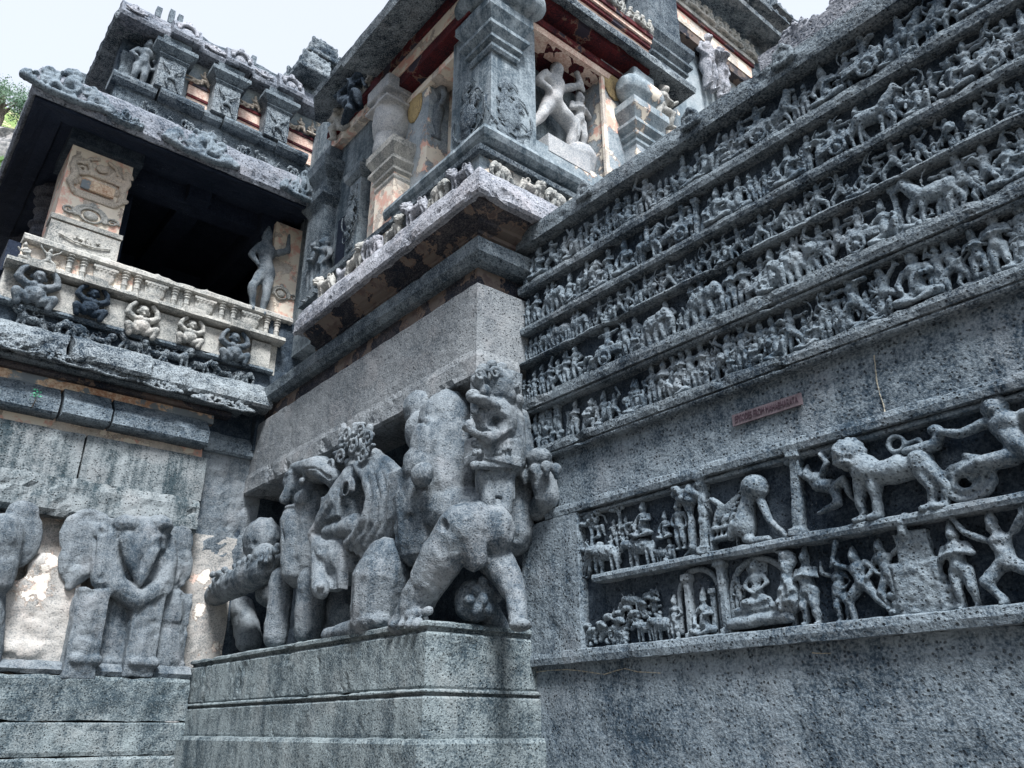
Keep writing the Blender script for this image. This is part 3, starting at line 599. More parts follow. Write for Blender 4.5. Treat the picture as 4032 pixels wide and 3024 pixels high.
R7 = [(2240, 'rocks', .34, 1, 0, .05), (2300, 'rocks', .5, 1, 0), (2385, 'rocks', .6, -1, 0), (2460, 'rocks', .5, 1, 0, .12), (2450, 'cow', .36, -1, 0, .30), (2540, 'rocks', .42, -1, 0, .26), (2520, 'cow', .4, 1, 0, .02), (2410, 'elephant', .32, 1, 30), (2590, 'cow', .46, 1, 0), (2640, 'stand', .62, -1, 0), (2480, 'cow', .34, 1, 0, .34), (2540, 'cow', .32, -1, 0, .38), (2702, 'pilaster', .86, 1, 0), (2755, 'seated', .66, 1, 0), (2790, 'pilaster', .6, 1, 0), (2845, 'pilaster', .98, 1, -4), (2892, 'stand', .5, 1, 0, .18), (2975, 'shrine', 1.0, 1, 0),
      (3095, 'bundle', .92, 1, 0, .06), (3170, 'folded', .96, 1, 0), (3290, 'sway', .82, 1, -6), (3395, 'club', .92, 1, -10), (3485, 'sway', .86, -1, -4, .06), (3600, 'pedestal', .86, 1, 0), (3780, 'folded', .98, 1, -4), (3960, 'dancer', 1.02, 1, -4)]
place_row(3.27, 4.06, R6, mid_l, 6.93, 31, depth=1.1)
place_row(2.46, 3.17, R7, bot_l, 6.93, 32, depth=1.1)
# arches over the niches of the lower row
for px, r_ in ((2740, .26), (2980, .33)):
    p = atx(px, 2260, 6.9); c = Clay(); c.arc((0, 0, 0), r_, 5, 175, .032, 12); c.cap((r_, 0, 0), (r_, 0, -.35), .032); c.cap((-r_, 0, 0), (-r_, 0, -.35), .032)
    o = link('niche_arch', c.bake('niche_arch', .014, 1, .006, 9, mat='basalt_relief'), bot_l); o.location = (6.93, p[1], 3.14-r_); o.rotation_euler = (0, 0, ROT_A)
# mended cracks: pale mortar lines run down the wall
def crack(pts, x, w, parent):
    c = Clay(); q = [atx(px, py, x) for px, py in pts]; c.line([tuple(v) for v in q], w)
    return link('mortar_seam', c.bake('mortar_seam', w*0.7, 0, w*0.8, 30, mat='mortar'), parent)
MAT['mortar'] = stone('mortar', (0.22, 0.21, 0.17), (0.48, 0.45, 0.37), streak=0.1, bump=0.4, pits=0.2)
crack([(3442, 1400), (3452, 1500), (3464, 1550), (3480, 1600), (3492, 1671)], 6.888, .006, wall)
crack([(2080, 2650), (2160, 2640), (2230, 2636), (2290, 2642), (2380, 2655), (2420, 2642), (2460, 2632), (2510, 2645), (2600, 2650)], 6.887, .006, wall)
crack([(3200, 2570), (3240, 2573), (3270, 2572)], 6.887, .006, wall)
# the sign
MAT['sign'] = stone('sign', (0.085, 0.068, 0.078), (0.14, 0.115, 0.13), streak=0.3, bump=0.05, pits=0.0, grain=12, rough=0.6)
MAT['lettering'] = stone('lettering', (0.035, 0.02, 0.03), (0.07, 0.045, 0.06), streak=0.1, bump=0.0, pits=0.0)
pA, pB = atx(2890, 1652, 6.86), atx(3150, 1575, 6.86)
sg = thing('sign', 'narrow reddish brown lettered metal sign fixed to the bare wall between two reliefs', 'sign', (6.86, (pA[1]+pB[1])/2, 4.5))
ln = pA[1]-pB[1]; zc = (pA[2]+pB[2])/2
box('sign_board', 6.855, 6.875, pB[1]-.02, pA[1]+.02, zc-.062, zc+.062, 'sign', sg, 0.05, 0.001)
fc = bpy.data.curves.new('txt', 'FONT'); fc.body = 'EPISODES FROM MAHABHARATA'; fc.size = 0.104; fc.extrude = 0.002; fc.align_x = 'CENTER'; fc.align_y = 'CENTER'; fc.resolution_u = 3
fo = bpy.data.objects.new('txt', fc); COL.objects.link(fo)
me = bpy.data.meshes.new_from_object(fo.evaluated_get(bpy.context.evaluated_depsgraph_get())); me.name = 'lettering'; bpy.data.objects.remove(fo)
wx = max(v.co.x for v in me.vertices)*2; me.materials.clear(); me.materials.append(MAT['lettering'])
lo_ = link('lettering', me, sg); lo_.location = (6.851, (pA[1]+pB[1])/2, zc); lo_.rotation_euler = (R(90), 0, ROT_A); lo_.scale = (ln*0.96/wx, 1, 1)
# ------------------------------------------------------------------ the shrine block in the middle (corner at x 6, y 8)
def flat_panel(name, c, sx, sz, rot, mat, parent, t=0.03, amp=0.004): 
    """thin raised slab lying on a wall; rot picks the wall"""
    if rot == ROT_B: return box(name, c[0]-sx/2, c[0]+sx/2, c[1]-t, c[1]+t, c[2]-sz/2, c[2]+sz/2, mat, parent, 0.06, amp)
    return box(name, c[0]-t, c[0]+t, c[1]-sx/2, c[1]+sx/2, c[2]-sz/2, c[2]+sz/2, mat, parent, 0.06, amp)
MAT['block'] = stone('block', (0.06, 0.075, 0.09), (0.29, 0.31, 0.32), streak=0.15, bump=0.8, bias=0.05, grain=34, spread=0.2)
MAT['cornice'] = stone('cornice', (0.06, 0.075, 0.10), (0.40, 0.41, 0.44), streak=0.2, bump=1.0, bias=0.08, grain=30, speck=0.2)
shrine = thing('shrine', 'dark basalt shrine corner in the middle with plastered upper storey, carved cornices and deep eaves', 'temple', (7.0, 9.5, 2.6))
XF, YF = 8.4, 16.2
def course(name, prof, mat, yend=15.9, xend=8.3, ox=0.75, **kw):
    return moulding(name, [(xend, 8.0, 0, -1), (6.0, 8.0, -ox, -1), (6.0, yend, -ox, 0)], prof, mat, kw.pop('parent', shrine), **kw)
course('wall_block', [(-1.2, 6.4), (0, 6.4), (0.0, 6.9), (0, 7.47), (-0.02, 7.49), (-1.2, 7.49)], 'block', step=.09, amp=.010, chip=.006)
course('brow', [(-1.1, 5.98), (.02, 5.98), (.07, 6.02), (.06, 6.30), (0.02, 6.42), (-1.1, 6.42)], 'block', xend=6.74, step=.08, amp=.016, chip=.06, yend=15.8)
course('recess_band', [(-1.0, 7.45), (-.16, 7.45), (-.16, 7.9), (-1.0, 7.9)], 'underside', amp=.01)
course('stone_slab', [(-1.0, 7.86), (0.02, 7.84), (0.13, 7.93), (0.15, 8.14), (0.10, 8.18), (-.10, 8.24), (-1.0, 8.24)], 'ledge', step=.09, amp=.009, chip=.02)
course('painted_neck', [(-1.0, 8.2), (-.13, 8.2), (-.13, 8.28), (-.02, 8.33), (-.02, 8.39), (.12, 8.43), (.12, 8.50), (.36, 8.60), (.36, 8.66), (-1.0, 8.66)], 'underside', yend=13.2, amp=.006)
crn = course('cornice', [(-1.0, 8.62), (.40, 8.60), (.52, 8.56), (.56, 8.60), (.55, 8.80), (.46, 9.02), (.30, 9.20), (.16, 9.27), (-1.0, 9.30)], 'cornice', yend=13.3, step=.07, amp=.022, chip=.06, pstep=.06)
course('frieze_back', [(-1.0, 9.25), (.02, 9.25), (.02, 9.95), (-1.0, 9.95)], 'plaster_less', yend=13.3, amp=.01)
course('fillet', [(-.5, 9.72), (.14, 9.72), (.16, 9.80), (.10, 9.84), (-.5, 9.84)], 'ledge', yend=13.3, amp=.008, chip=.03)
moulding('roll_moulding', [(8.85, 8.05, 0, -1), (6.12, 8.05, -.75, -1), (6.12, 10.75, -.75, 0)], [(-.4, 9.92), (.14, 9.94), (.24, 10.0), (.28, 10.09), (.24, 10.19), (.14, 10.25), (-.4, 10.27)], 'smooth_wall', shrine, .08, .009, .012, pstep=.05)
moulding('roll_moulding', [(6.3, 10.82, -.75, 0), (6.3, 12.35, -.75, 0)], [(-.4, 9.72), (.14, 9.74), (.26, 9.82), (.28, 9.9), (.24, 9.99), (.14, 10.04), (-.4, 10.05)], 'ledge', shrine, .08, .010, .02, pstep=.05)
# curls and little faces carved along the face of the cornice
def curl(c, x, z, r, s=1, tube=.02, y=-.02):
    pts = []
    for i in range(15):
        a = R(i*38)*s; rr = r*(1-i/17.0); pts.append((x+rr*math.cos(a), y-.012*math.sin(i), z+rr*math.sin(a)))
    c.line(pts, [tube*(1-i/26.0) for i in range(15)])
def scroll_mesh(seed, w, h, n, name='scroll_ornament', mat='dark_carving', peak=True, tube=.022):
    rnd = random.Random(seed); c = Clay()
    for i in range(n):
        u = rnd.uniform(-1, 1); top = h*(1-abs(u)**1.2*.85) if peak else h
        curl(c, u*w, rnd.uniform(0.04, max(.06, top)), rnd.uniform(.05, .12)*h/.5, rnd.choice((-1, 1)), tube*rnd.uniform(.8, 1.3))
    for i in range(n):
        u = rnd.uniform(-1, 1); top = h*(1-abs(u)**1.2*.85) if peak else h
        z = rnd.uniform(0.02, max(.05, top)); c.ell((u*w, -.02, z), (rnd.uniform(.02, .05)*h/.5, .04, rnd.uniform(.03, .07)*h/.5), (0, rnd.uniform(0, 90), 0))
    c.arc((0, -.02, h*.45), h*.33, -200, 20, tube*1.4, 14); c.ell((0, -.04, h*.42), (h*.16, .06, h*.2))
    c.line([(-w, -.02, .05), (-w*.4, -.02, -.02), (w*.4, -.02, -.02), (w, -.02, .05)], tube*1.2)
    return c.bake(name, .014, 1, .006, 9, mat=mat)
def put(o, pos, rot=ROT_B, scale=(1, 1, 1), tilt=0.0, lean=0.0):
    M = Matrix.Translation(Vector(pos)) @ Matrix.Rotation(rot, 4, 'Z') @ Matrix.Rotation(R(tilt), 4, 'X') @ Matrix.Rotation(R(lean), 4, 'Y')
    o.location = M.translation; o.rotation_euler = M.to_euler(); o.scale = scale; return o
_sc = [scroll_mesh(s, .42, .42, 12, mat='cornice') for s in (1, 2)]
for i, y in enumerate((8.35, 9.7, 10.6, 11.5, 12.5)):
    put(link('scroll_ornament', _sc[i % 2], crn), (5.70, y, 8.72), ROT_A, (.9, 1, .9), -26)
for i, x in enumerate((6.3, 7.35)):
    put(link('scroll_ornament', _sc[i % 2], crn), (x, 7.60, 8.72), ROT_B, (.7, 1, .8), -28)
# beasts crouching on the cornice
for i, (k, y, h, mi) in enumerate([('lion', 8.35, .52, 1), ('elephant', 8.95, .50, -1), ('lion', 9.6, .60, 1), ('lion', 10.25, .50, -1), ('elephant', 10.95, .56, 1), ('lion', 11.55, .58, -1), ('horse', 12.1, .50, 1), ('lion', 12.75, .6, 1)]):
    carve(k, (5.96, y, 9.22), h, crn, ROT_A, mi, 0, 1.5, 'pale_carving' if i % 2 else 'cornice', name='carved_'+('beast' if k == 'horse' else k))
for i, (k, x, h, mi) in enumerate([('elephant', 6.35, .42, 1), ('lion', 6.95, .46, -1), ('elephant', 7.5, .46, 1), ('lion', 8.0, .46, 1)]):
    carve(k, (x, 7.92, 9.24), h, crn, ROT_B, mi, 0, 1.5, 'pale_carving', name='carved_'+k)
for i in range(5):
    flat_panel('rosette_panel', (6.35+i*.42, 7.985, 9.58), .26, .2, ROT_B, 'pale_carving', shrine, .02)
# upper storey walls with two niches
def upbox(n, x0, x1, y0, y1, z0, z1, mat='plaster_less', **k): return box(n, x0, x1, y0, y1, z0, z1, mat, shrine, k.get('step', .12), k.get('amp', .006), k.get('chip', 0))
upbox('corner_pier', 6.25, 7.22, 8.05, 9.16, 10.2, 14.6, 'smooth_wall')
upbox('niche_sill', 7.22, 8.96, 8.06, 8.9, 10.2, 10.72, 'plaster_less'); upbox('niche_back', 7.22, 8.96, 8.72, 9.0, 10.7, 13.3, 'smooth_wall')
upbox('niche_lintel', 7.22, 9.0, 8.07, 8.9, 13.14, 14.6, 'maroon')
upbox('pier', 8.96, 10.3, 8.06, 9.3, 9.9, 14.6, 'plaster')
upbox('niche_back', 6.78, 7.0, 9.16, 10.04, 10.3, 12.95, 'plaster_full'); upbox('niche_sill', 6.32, 6.9, 9.16, 10.04, 9.9, 10.62, 'smooth_wall')
upbox('niche_lintel', 6.34, 6.9, 9.16, 10.04, 12.9, 14.6, 'plaster_full')
upbox('pier', 6.32, 7.0, 10.04, 11.9, 9.9, 14.6, 'plaster'); upbox('side_wall', 6.55, 7.4, 11.9, 15.9, 9.2, 15.6, 'smooth_wall')
upbox('cream_jamb', 8.90, 8.99, 8.03, 8.09, 10.3, 13.14, 'plaster_full', amp=.003); upbox('cream_jamb', 7.24, 7.42, 8.60, 8.7, 10.7, 13.1, 'plaster_full', amp=.003)
# painted beams of the right face and of the left face
for z0, z1, off, mt in ((13.14, 13.30, .06, 'pink_band'), (13.30, 13.44, .10, 'maroon'), (13.62, 13.86, .34, 'maroon'), (13.86, 14.22, .36, 'pink_band'), (14.22, 14.32, .42, 'maroon'), (14.32, 14.42, .46, 'pink_band'), (14.42, 14.52, .5, 'maroon')):
    upbox('painted_beam', 6.9, 10.0, 8.06-off, 8.4, z0, z1-.004, mt, amp=.003)
for z0, z1, off, mt in ((12.80, 12.95, .05, 'plaster_full'), (13.05, 13.30, .30, 'maroon'), (13.30, 13.62, .32, 'plaster_full'), (13.62, 13.86, .38, 'maroon'), (13.86, 14.1, .40, 'underside')):
    upbox('painted_beam', 6.32-off, 6.7, 8.4, 11.7, z0, z1-.004, mt, amp=.003)
for i in range(15):
    carve(('seated', 'knee', 'stand', 'kneel')[i % 4], (7.0+i*.215, 7.62, 14.52), .46, shrine, ROT_B, (-1)**i, random.uniform(-8, 8), 1.5, 'pale_carving', name='frieze_figure')
for i in range(14):
    carve(('kneel', 'seated', 'knee', 'stand')[i % 4], (5.96, 8.7+i*.225, 13.86), .50, shrine, ROT_A, (-1)**i, random.uniform(-8, 8), 1.5, 'pale_carving', name='frieze_figure')
# capitals
def capital(name, x0, x1, y0, y1, parent, levels, mat='plaster_less'):
    """stepped mouldings round a square shaft: levels are (z, overhang)"""
    V = []; Fc = []; n = len(levels)
    for z, o in levels: V += [(x0-o, y0-o, z), (x1+o, y0-o, z), (x1+o, y1+o, z), (x0-o, y1+o, z)]
    for i in range(n-1):
        for j in range(4):
            k = (j+1) % 4; Fc.append((4*i+j, 4*i+k, 4*i+4+k, 4*i+4+j))
    Fc.append((3, 2, 1, 0)); Fc.append((4*n-4, 4*n-3, 4*n-2, 4*n-1))
    import bmesh
    me = bpy.data.meshes.new(name); me.from_pydata(V, [], Fc); bm = bmesh.new(); bm.from_mesh(me); bmesh.ops.recalc_face_normals(bm, faces=bm.faces)
    bmesh.ops.subdivide_edges(bm, edges=[e for e in bm.edges if e.calc_length() > .3], cuts=5, use_grid_fill=True); bm.to_mesh(me); bm.free()
    finish(me, .006, 5, .0, False, mat); return link(name, me, parent)
CAP = lambda z, s=1.0: [(z, .0), (z+.05*s, .03*s), (z+.10*s, .03*s), (z+.10*s+.001, .0), (z+.16*s, .0), (z+.20*s, .07*s), (z+.26*s, .07*s), (z+.262*s, .03*s), (z+.30*s, .05*s), (z+.40*s, .15*s), (z+.47*s, .15*s), (z+.475*s, .05*s), (z+.55*s, .07*s), (z+.76*s, .20*s), (z+.92*s, .20*s)]
capital('capital', 6.22, 6.78, 8.0, 8.6, shrine, CAP(12.05), 'smooth_wall')
c = Clay(); c.cap((6.5, 7.8, 13.32), (6.95, 7.8, 13.32), .26); c.cap((6.15, 8.1, 13.32), (6.15, 8.6, 13.32), .26); c.box((6.6, 8.2, 13.35), (.42, .35, .38))
link('bracket', c.bake('bracket', .03, 3, .01, 4, mat='smooth_wall'), shrine)
# pillar at the right of the niche
upbox('pilaster', 9.45, 10.05, 7.75, 8.2, 9.9, 11.75, 'plaster'); capital('capital', 9.45, 10.05, 7.75, 8.3, shrine, CAP(11.62, 1.0), 'plaster_less')
c = Clay(); c.box((9.75, 7.95, 13.0), (.3, .3, .45)); c.cap((9.45, 7.8, 12.95), (10.05, 7.8, 12.95), .30)
link('bracket', c.bake('bracket', .03, 3, .01, 4, mat='plaster_less'), shrine)
# half medallions in ochre beside the beams
for x in (9.25,):
    c = Clay(); c.ell((0, 0, 0), (.28, .05, .38)); o = link('half_medallion', c.bake('half_medallion', .02, 2, .004, mat='ochre'), shrine); put(o, (x, 8.04, 13.1), ROT_B)
c = Clay(); c.ell((0, 0, 0), (.26, .05, .38)); o = link('half_medallion', c.bake('half_medallion', .02, 2, .004, mat='ochre'), shrine); put(o, (6.31, 10.5, 12.6), ROT_A)
# bowl pillar on the left face
upbox('pilaster', 5.98, 6.5, 10.55, 11.2, 9.6, 11.0, 'plaster_full'); capital('capital', 5.98, 6.4, 10.55, 11.2, shrine, [(z-.2, o*.9) for z, o in CAP(11.0, .9)], 'pale_carving')
MAT['bowl'] = stone('bowl', (0.22, 0.24, 0.26), (0.50, 0.50, 0.49), streak=0.2, bump=0.2, pits=0.2)
c = Clay(); c.ell((6.12, 11.05, 12.35), (.36, .42, .50)); c.cap((6.12, 11.05, 12.5), (6.12, 11.05, 13.0), .36, .30); c.box((6.12, 11.05, 13.1), (.36, .40, .16)); c.box((6.12, 11.05, 12.72), (.38, .41, .03)); c.cap((6.12, 11.05, 11.75), (6.12, 11.05, 12.0), .32, .3)
link('bowl_capital', c.bake('bowl_capital', .03, 2, .006, mat='bowl'), shrine)
upbox('carved_pilaster', 6.12, 6.5, 12.1, 12.55, 9.6, 12.05, 'smooth_wall', amp=.01); capital('capital', 6.12, 6.5, 12.1, 12.55, shrine, [(11.85, .02), (11.95, .10), (12.08, .12), (12.14, .02), (12.3, 0)], 'ledge')
upbox('vine_panel', 6.27, 6.33, 11.55, 11.95, 10.0, 12.6, 'plaster_full', amp=.012); upbox('vine_panel', 6.09, 6.13, 12.2, 12.45, 10.2, 11.7, 'dark_carving', amp=.012)
_vine = scroll_mesh(11, .12, 1.0, 10, 'vine_carving', 'ledge', False, .014)
for y, x, zz, sc in ((12.32, 6.08, 10.5, 1.0), (8.62, 6.24, 10.4, 1.35)): put(link('vine_carving', _vine, shrine), (x, y, zz), ROT_A, (sc, 1, sc))
put(link('vine_carving', _vine, shrine), (6.62, 8.04, 10.4), ROT_B, (1.5, .6, 1.15))
# eaves
def eave(name, nodes, z, w, t, parent, mat='dark_carving', rise=.8):
    pr = [(0.0, z+.28), (w*.55, z+.12), (w*.93, z+.0), (w, z-.02), (w+.03, z+.10), (w*.90, z+.26), (w*.62, z+rise*.62), (w*.3, z+rise*.9), (0, z+rise)]
    return moulding(name, nodes, pr, mat, parent, .10, .016, .05, 3.0, .09)
eave('eave', [(10.5, 9.2, .6, 0), (10.5, 8.1, .6, -.62), (6.2, 8.1, -1, -.62), (6.2, 11.45, -1, 0)], 13.62, 1.02, .2, shrine)
eave('rear_eave', [(6.5, 9.0, -1, 0), (6.5, 13.6, -1, 0), (6.5, 14.3, -.6, 0)], 14.62, .95, .2, shrine, rise=.9)
for i in range(16):
    carve(('kneel', 'seated', 'knee')[i % 3], (6.30, 11.0+i*.2, 14.36), .42, shrine, ROT_A, (-1)**i, random.uniform(-8, 8), 1.4, 'pale_carving', name='frieze_figure')
upbox('painted_beam', 6.22, 6.5, 10.8, 14.2, 14.20, 14.36, 'maroon', amp=.003); upbox('painted_beam', 6.35, 6.6, 10.8, 14.2, 13.95, 14.19, 'plaster_full', amp=.003)
upbox('dark_pilaster', 6.25, 6.7, 14.0, 14.8, 10.0, 13.9, 'ledge'); capital('capital', 6.25, 6.7, 14.0, 14.8, shrine, [(12.3, 0), (12.5, .12), (12.7, .12), (12.75, .02), (13.0, .04), (13.2, .18), (13.45, .2), (13.5, 0)], 'ledge')
# second bay, farther right and taller
upbox('rear_bay_wall', 10.3, 15.8, 9.0, 12.0, 9.0, 17.75, 'plaster_less', step=.25)
for z0, z1, off, mt in ((17.45, 17.75, .25, 'underside'), (17.75, 18.15, .27, 'plaster_full'), (18.15, 18.25, .33, 'maroon'), (18.25, 18.38, .36, 'pale_carving')):
    upbox('painted_beam', 10.3, 15.8, 9.0-off, 9.5, z0, z1-.004, mt, amp=.004, step=.2)
for i in range(20): carve(('seated', 'knee', 'kneel')[i % 3], (12.0+i*.20, 8.72, 18.38), .72, shrine, ROT_B, (-1)**i, 0, 1.5, 'pale_carving', name='frieze_figure')
eave('rear_eave', [(16.0, 12.0, 1, 0), (16.0, 9.0, 1, -1), (12.0, 9.0, 0, -1)], 19.15, .95, .2, shrine, rise=1.0)
upbox('broken_corner', 15.75, 16.9, 8.7, 11, 13.0, 19.4, 'ledge', amp=.08, chip=.12)
upbox('cream_jamb', 12.05, 12.35, 8.93, 9.02, 10.5, 14.4, 'plaster_full', amp=.004); upbox('dark_panel', 11.1, 11.9, 8.9, 9.02, 10.5, 13.8, 'recess')
upbox('upper_pilaster', 10.9, 12.0, 8.3, 9.1, 15.4, 17.6, 'ledge'); capital('capital', 10.9, 12.0, 8.3, 9.1, shrine, CAP(15.0, 1.0), 'ledge')
# roof clutter: small carved towers against the sky
def tower(px, py, y, w, h, seed):
    """stepped roof shrine: shrinking storeys with little arches and corner knobs"""
    p = aty(px, py, y); rnd = random.Random(seed); c = Clay(); z = 0; s = w
    while z < h:
        c.box((0, 0, z+.05), (s, s, .05)); c.box((0, 0, z+.15), (s*.93, s*.93, .03)); c.box((0, 0, z+.26), (s*.72, s*.72, .12))
        for q in (-.8, 0, .8):
            c.arc((q*s*.7, -s*.75, z+.26), s*.16, -20, 200, s*.05, 8); c.arc((-s*.75, q*s*.7, z+.26), s*.16, -20, 200, s*.05, 8, 'x')
        for q in (-1, 1): c.box((q*s*.86, -s*.86, z+.2), (s*.1, s*.1, .1))
        z += .36; s *= .80
    c.ell((0, 0, z), s*.8); c.cap((0, 0, z), (0, 0, z+s*1.1), s*.3, s*.1)
    o = link('roof_tower', c.bake('roof_tower', .03, 0, .02, 4, .05, mat='dark_carving'), shrine); o.location = tuple(p)
tower(1215, 330, 15.5, .50, .6, 1); tower(1150, 390, 16.0, .45, .5, 2); tower(1250, 270, 16.5, .5, .6, 5)
tower(2870, 60, 10.5, 1.0, 2.2, 3); tower(2960, 110, 10.5, .9, 2.0, 4); tower(3030, 120, 11.5, .9, 2.2, 6); tower(2770, 20, 10.5, 1.0, 2.6, 7)
# the roof slab over the stair behind the relief wall
stair_roof = thing('stair_roof', 'heavy stone roof slab with carved edge above and behind the relief wall, at the top right', 'roof', (8.2, 3.0, 9.0))
moulding('roof_slab', [(7.9, 4.25, -1, 0), (7.9, 1.0, -1, 0)], [(-1.5, 9.75), (-.05, 9.72), (.0, 9.76), (.02, 9.98), (-.05, 10.02), (-.1, 10.1), (-1.5, 10.25)], 'cornice', stair_roof, .08, .015, .04)
box('roof_support', 8.1, 9.2, 1.2, 4.1, 8.5, 9.75, 'recess', stair_roof, .15, .01)
_rs = scroll_mesh(21, .25, .28, 8, 'scroll_ornament', 'cornice')
for y in (1.6, 2.3, 3.0, 3.7): put(link('scroll_ornament', _rs, stair_roof), (7.98, y, 10.02), ROT_A)
# statues of the upper storey
def relief_statue(name, label, kind, foot, top, x=None, y=None, rot=ROT_B, mat='pale_carving', mirror=1, lean=0, depth=1.2, group=None, cat='statue', wide=1.0, h=None):
    p = atx(*foot, x) if x is not None else aty(*foot, y); q = atx(*top, x) if x is not None else aty(*top, y)
    t = thing(name, label, cat, tuple(p), group); hh = h or (q[2]-p[2])
    o = carve(kind, tuple(p), hh, t, rot, mirror, lean, depth, mat, name='body', wide=wide); return t
relief_statue('statue', 'grey striding statue with raised arm on a ledge inside the red framed niche', 'club', (2160, 585), (2140, 195), y=8.5, mirror=-1, lean=4, wide=.9, mat='bowl')
relief_statue('statue', 'grey crowned statue standing on a round pedestal at right of the red framed niche', 'folded', (2275, 600), (2262, 350), y=8.45, wide=.9, mat='bowl')
p = aty(2275, 640, 8.4); c = Clay(); c.cap((0, 0, -.30), (0, 0, .02), .30, .36); c.ell((0, 0, -.3), (.28, .28, .25)); o = link('round_pedestal', c.bake('round_pedestal', .03, 2, .006, mat='bowl'), shrine); o.location = tuple(p)
p = aty(2190, 640, 8.35); box('statue_ledge', p[0]-.45, p[0]+.55, 8.05, 8.72, p[2]-.15, p[2]+.22, 'bowl', shrine, .1, .005)
relief_statue('statue', 'shadowed statue standing in the deep niche on the left face of the corner pier', 'stand', (1720, 570), (1735, 370), x=6.62, rot=ROT_A, mat='statue', h=1.75)
relief_statue('statue', 'pale seated bracket figure under the eave, right of the red framed niche', 'kneel', (2590, 500), (2580, 360), y=7.8, mirror=-1, mat='pale_carving', depth=1.6, h=1.3)
relief_statue('statue', 'weathered embracing couple on the tall grey wall at far right of the upper storey', 'pair', (2810, 385), (2790, 240), y=8.9, mat='cornice', depth=1.5, h=2.1)
relief_statue('statue', 'pale climbing couple projecting from the grey side wall beside the bowl capital', 'kneel', (1345, 540), (1340, 410), x=6.35, rot=ROT_A, mat='pale_carving', depth=1.7, h=1.15)
relief_statue('statue', 'dark couple in a tall niche between the porch and the corner block', 'pair', (1262, 1180), (1290, 930), x=6.45, rot=ROT_A, mat='statue', depth=1.5, h=1.7)
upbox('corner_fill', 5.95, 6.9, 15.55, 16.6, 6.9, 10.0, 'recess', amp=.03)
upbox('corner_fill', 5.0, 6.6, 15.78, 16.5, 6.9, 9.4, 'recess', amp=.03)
upbox('niche_shade', 6.50, 6.56, 12.9, 13.75, 9.9, 11.8, 'deep_shade', amp=.003)  # flat dark plate on the wall; the niche's shade is its colour
relief_statue('statue', 'dark hanging bracket figure beside the pale bowl capital under the eave', 'flying', (1385, 520), (1400, 300), x=5.95, rot=ROT_A, mat='recess', depth=1.8, h=1.35)
# ------------------------------------------------------------------ stepped plinth and the recess behind the statues
plinth = thing('stepped_plinth', 'stepped stone plinth with pale worn edges under the beast statues, its corner towards the viewer', 'plinth', (5.3, 8.0, 0))
def pcourse(name, x, y, prof, mat='basalt', **kw):
    return moulding(name, [(6.9, y, 0, -1), (x, y, -1, -1), (x, 15.3, -1, 0)], prof, mat, plinth, step=.08, pstep=.08, **kw)
MAT['plinth'] = stone('plinth', (0.032, 0.052, 0.066), (0.245, 0.29, 0.30), streak=0.55, bump=1.0, grain=42, spread=0.15, speck=0.12)
pcourse('top_course', 5.25, 7.85, [(-1.2, 2.01), (-.02, 2.01), (0, 2.05), (0, 2.60), (-.03, 2.63), (-.05, 2.64), (-.04, 2.67), (.01, 2.685), (.01, 2.725), (-.04, 2.75), (-1.2, 2.75)], 'plinth', amp=.012, chip=.03)
pcourse('middle_course', 5.19, 7.78, [(-1.2, 1.50), (-.01, 1.50), (0, 1.55), (0, 1.92), (-.03, 1.945), (-.06, 1.95), (-.05, 1.975), (0.0, 1.985), (.0, 2.0), (-.04, 2.02), (-1.2, 2.02)], 'plinth', amp=.010, chip=.015)
pcourse('lower_course', 5.08, 7.70, [(-1.2, 0), (0, 0), (0.0, 1.46), (-.03, 1.505), (-.12, 1.52), (-1.2, 1.52)], 'plinth', amp=.010, chip=.01)
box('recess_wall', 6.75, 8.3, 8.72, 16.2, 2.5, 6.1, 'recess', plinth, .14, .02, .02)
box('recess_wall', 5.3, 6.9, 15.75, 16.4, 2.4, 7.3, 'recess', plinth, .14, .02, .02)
# ------------------------------------------------------------------ great statues on the plinth
def X_(px, py, x): return tuple(atx(px, py, x))
def Y_(px, py, y): return tuple(aty(px, py, y))
def beast(name, label, c, voxel=.025, grooves=(), mat='statue', extra=(), smooth=3, amp=.016, chip=.02, base=(5.8, 10, 2.7), cat='statue'):
    t = thing(name, label, cat, base)
    link('body', c.bake('body', voxel, smooth, amp, 3.5, chip, grooves, mat), t)
    return t
# headless rearing torso in the middle
c = Clay()
c.ell(X_(1755, 1680, 6.0), (.40, .42, .58)); c.cap(X_(1765, 1720, 6.0), X_(1785, 1930, 6.02), .40, .43); c.ell(X_(1790, 1850, 6.05), (.4, .42, .5))
c.ell(X_(1645, 1610, 5.92), (.22, .26, .30)); c.ell(X_(1650, 1700, 5.85), (.2, .25, .32))
c.ell(X_(1672, 1750, 5.62), (.19, .26, .42), (0, 6, 0)); c.ell(X_(1650, 1830, 5.58), (.2, .28, .30)); c.ell(X_(1662, 1868, 5.42), (.14, .19, .17)); c.ell(X_(1588, 1885, 5.55), (.12, .12, .16))
c.box(X_(1640, 1950, 5.72), (.28, .30, .34)); c.cap(X_(1640, 1960, 5.72), X_(1650, 2150, 5.75), .32, .30)
c.cap(X_(1730, 2000, 5.95), X_(1900, 2060, 6.05), .40, .38); c.ell(X_(1850, 2070, 5.80), (.30, .36, .32)); c.ell(X_(1940, 2090, 6.0), (.25, .34, .32))
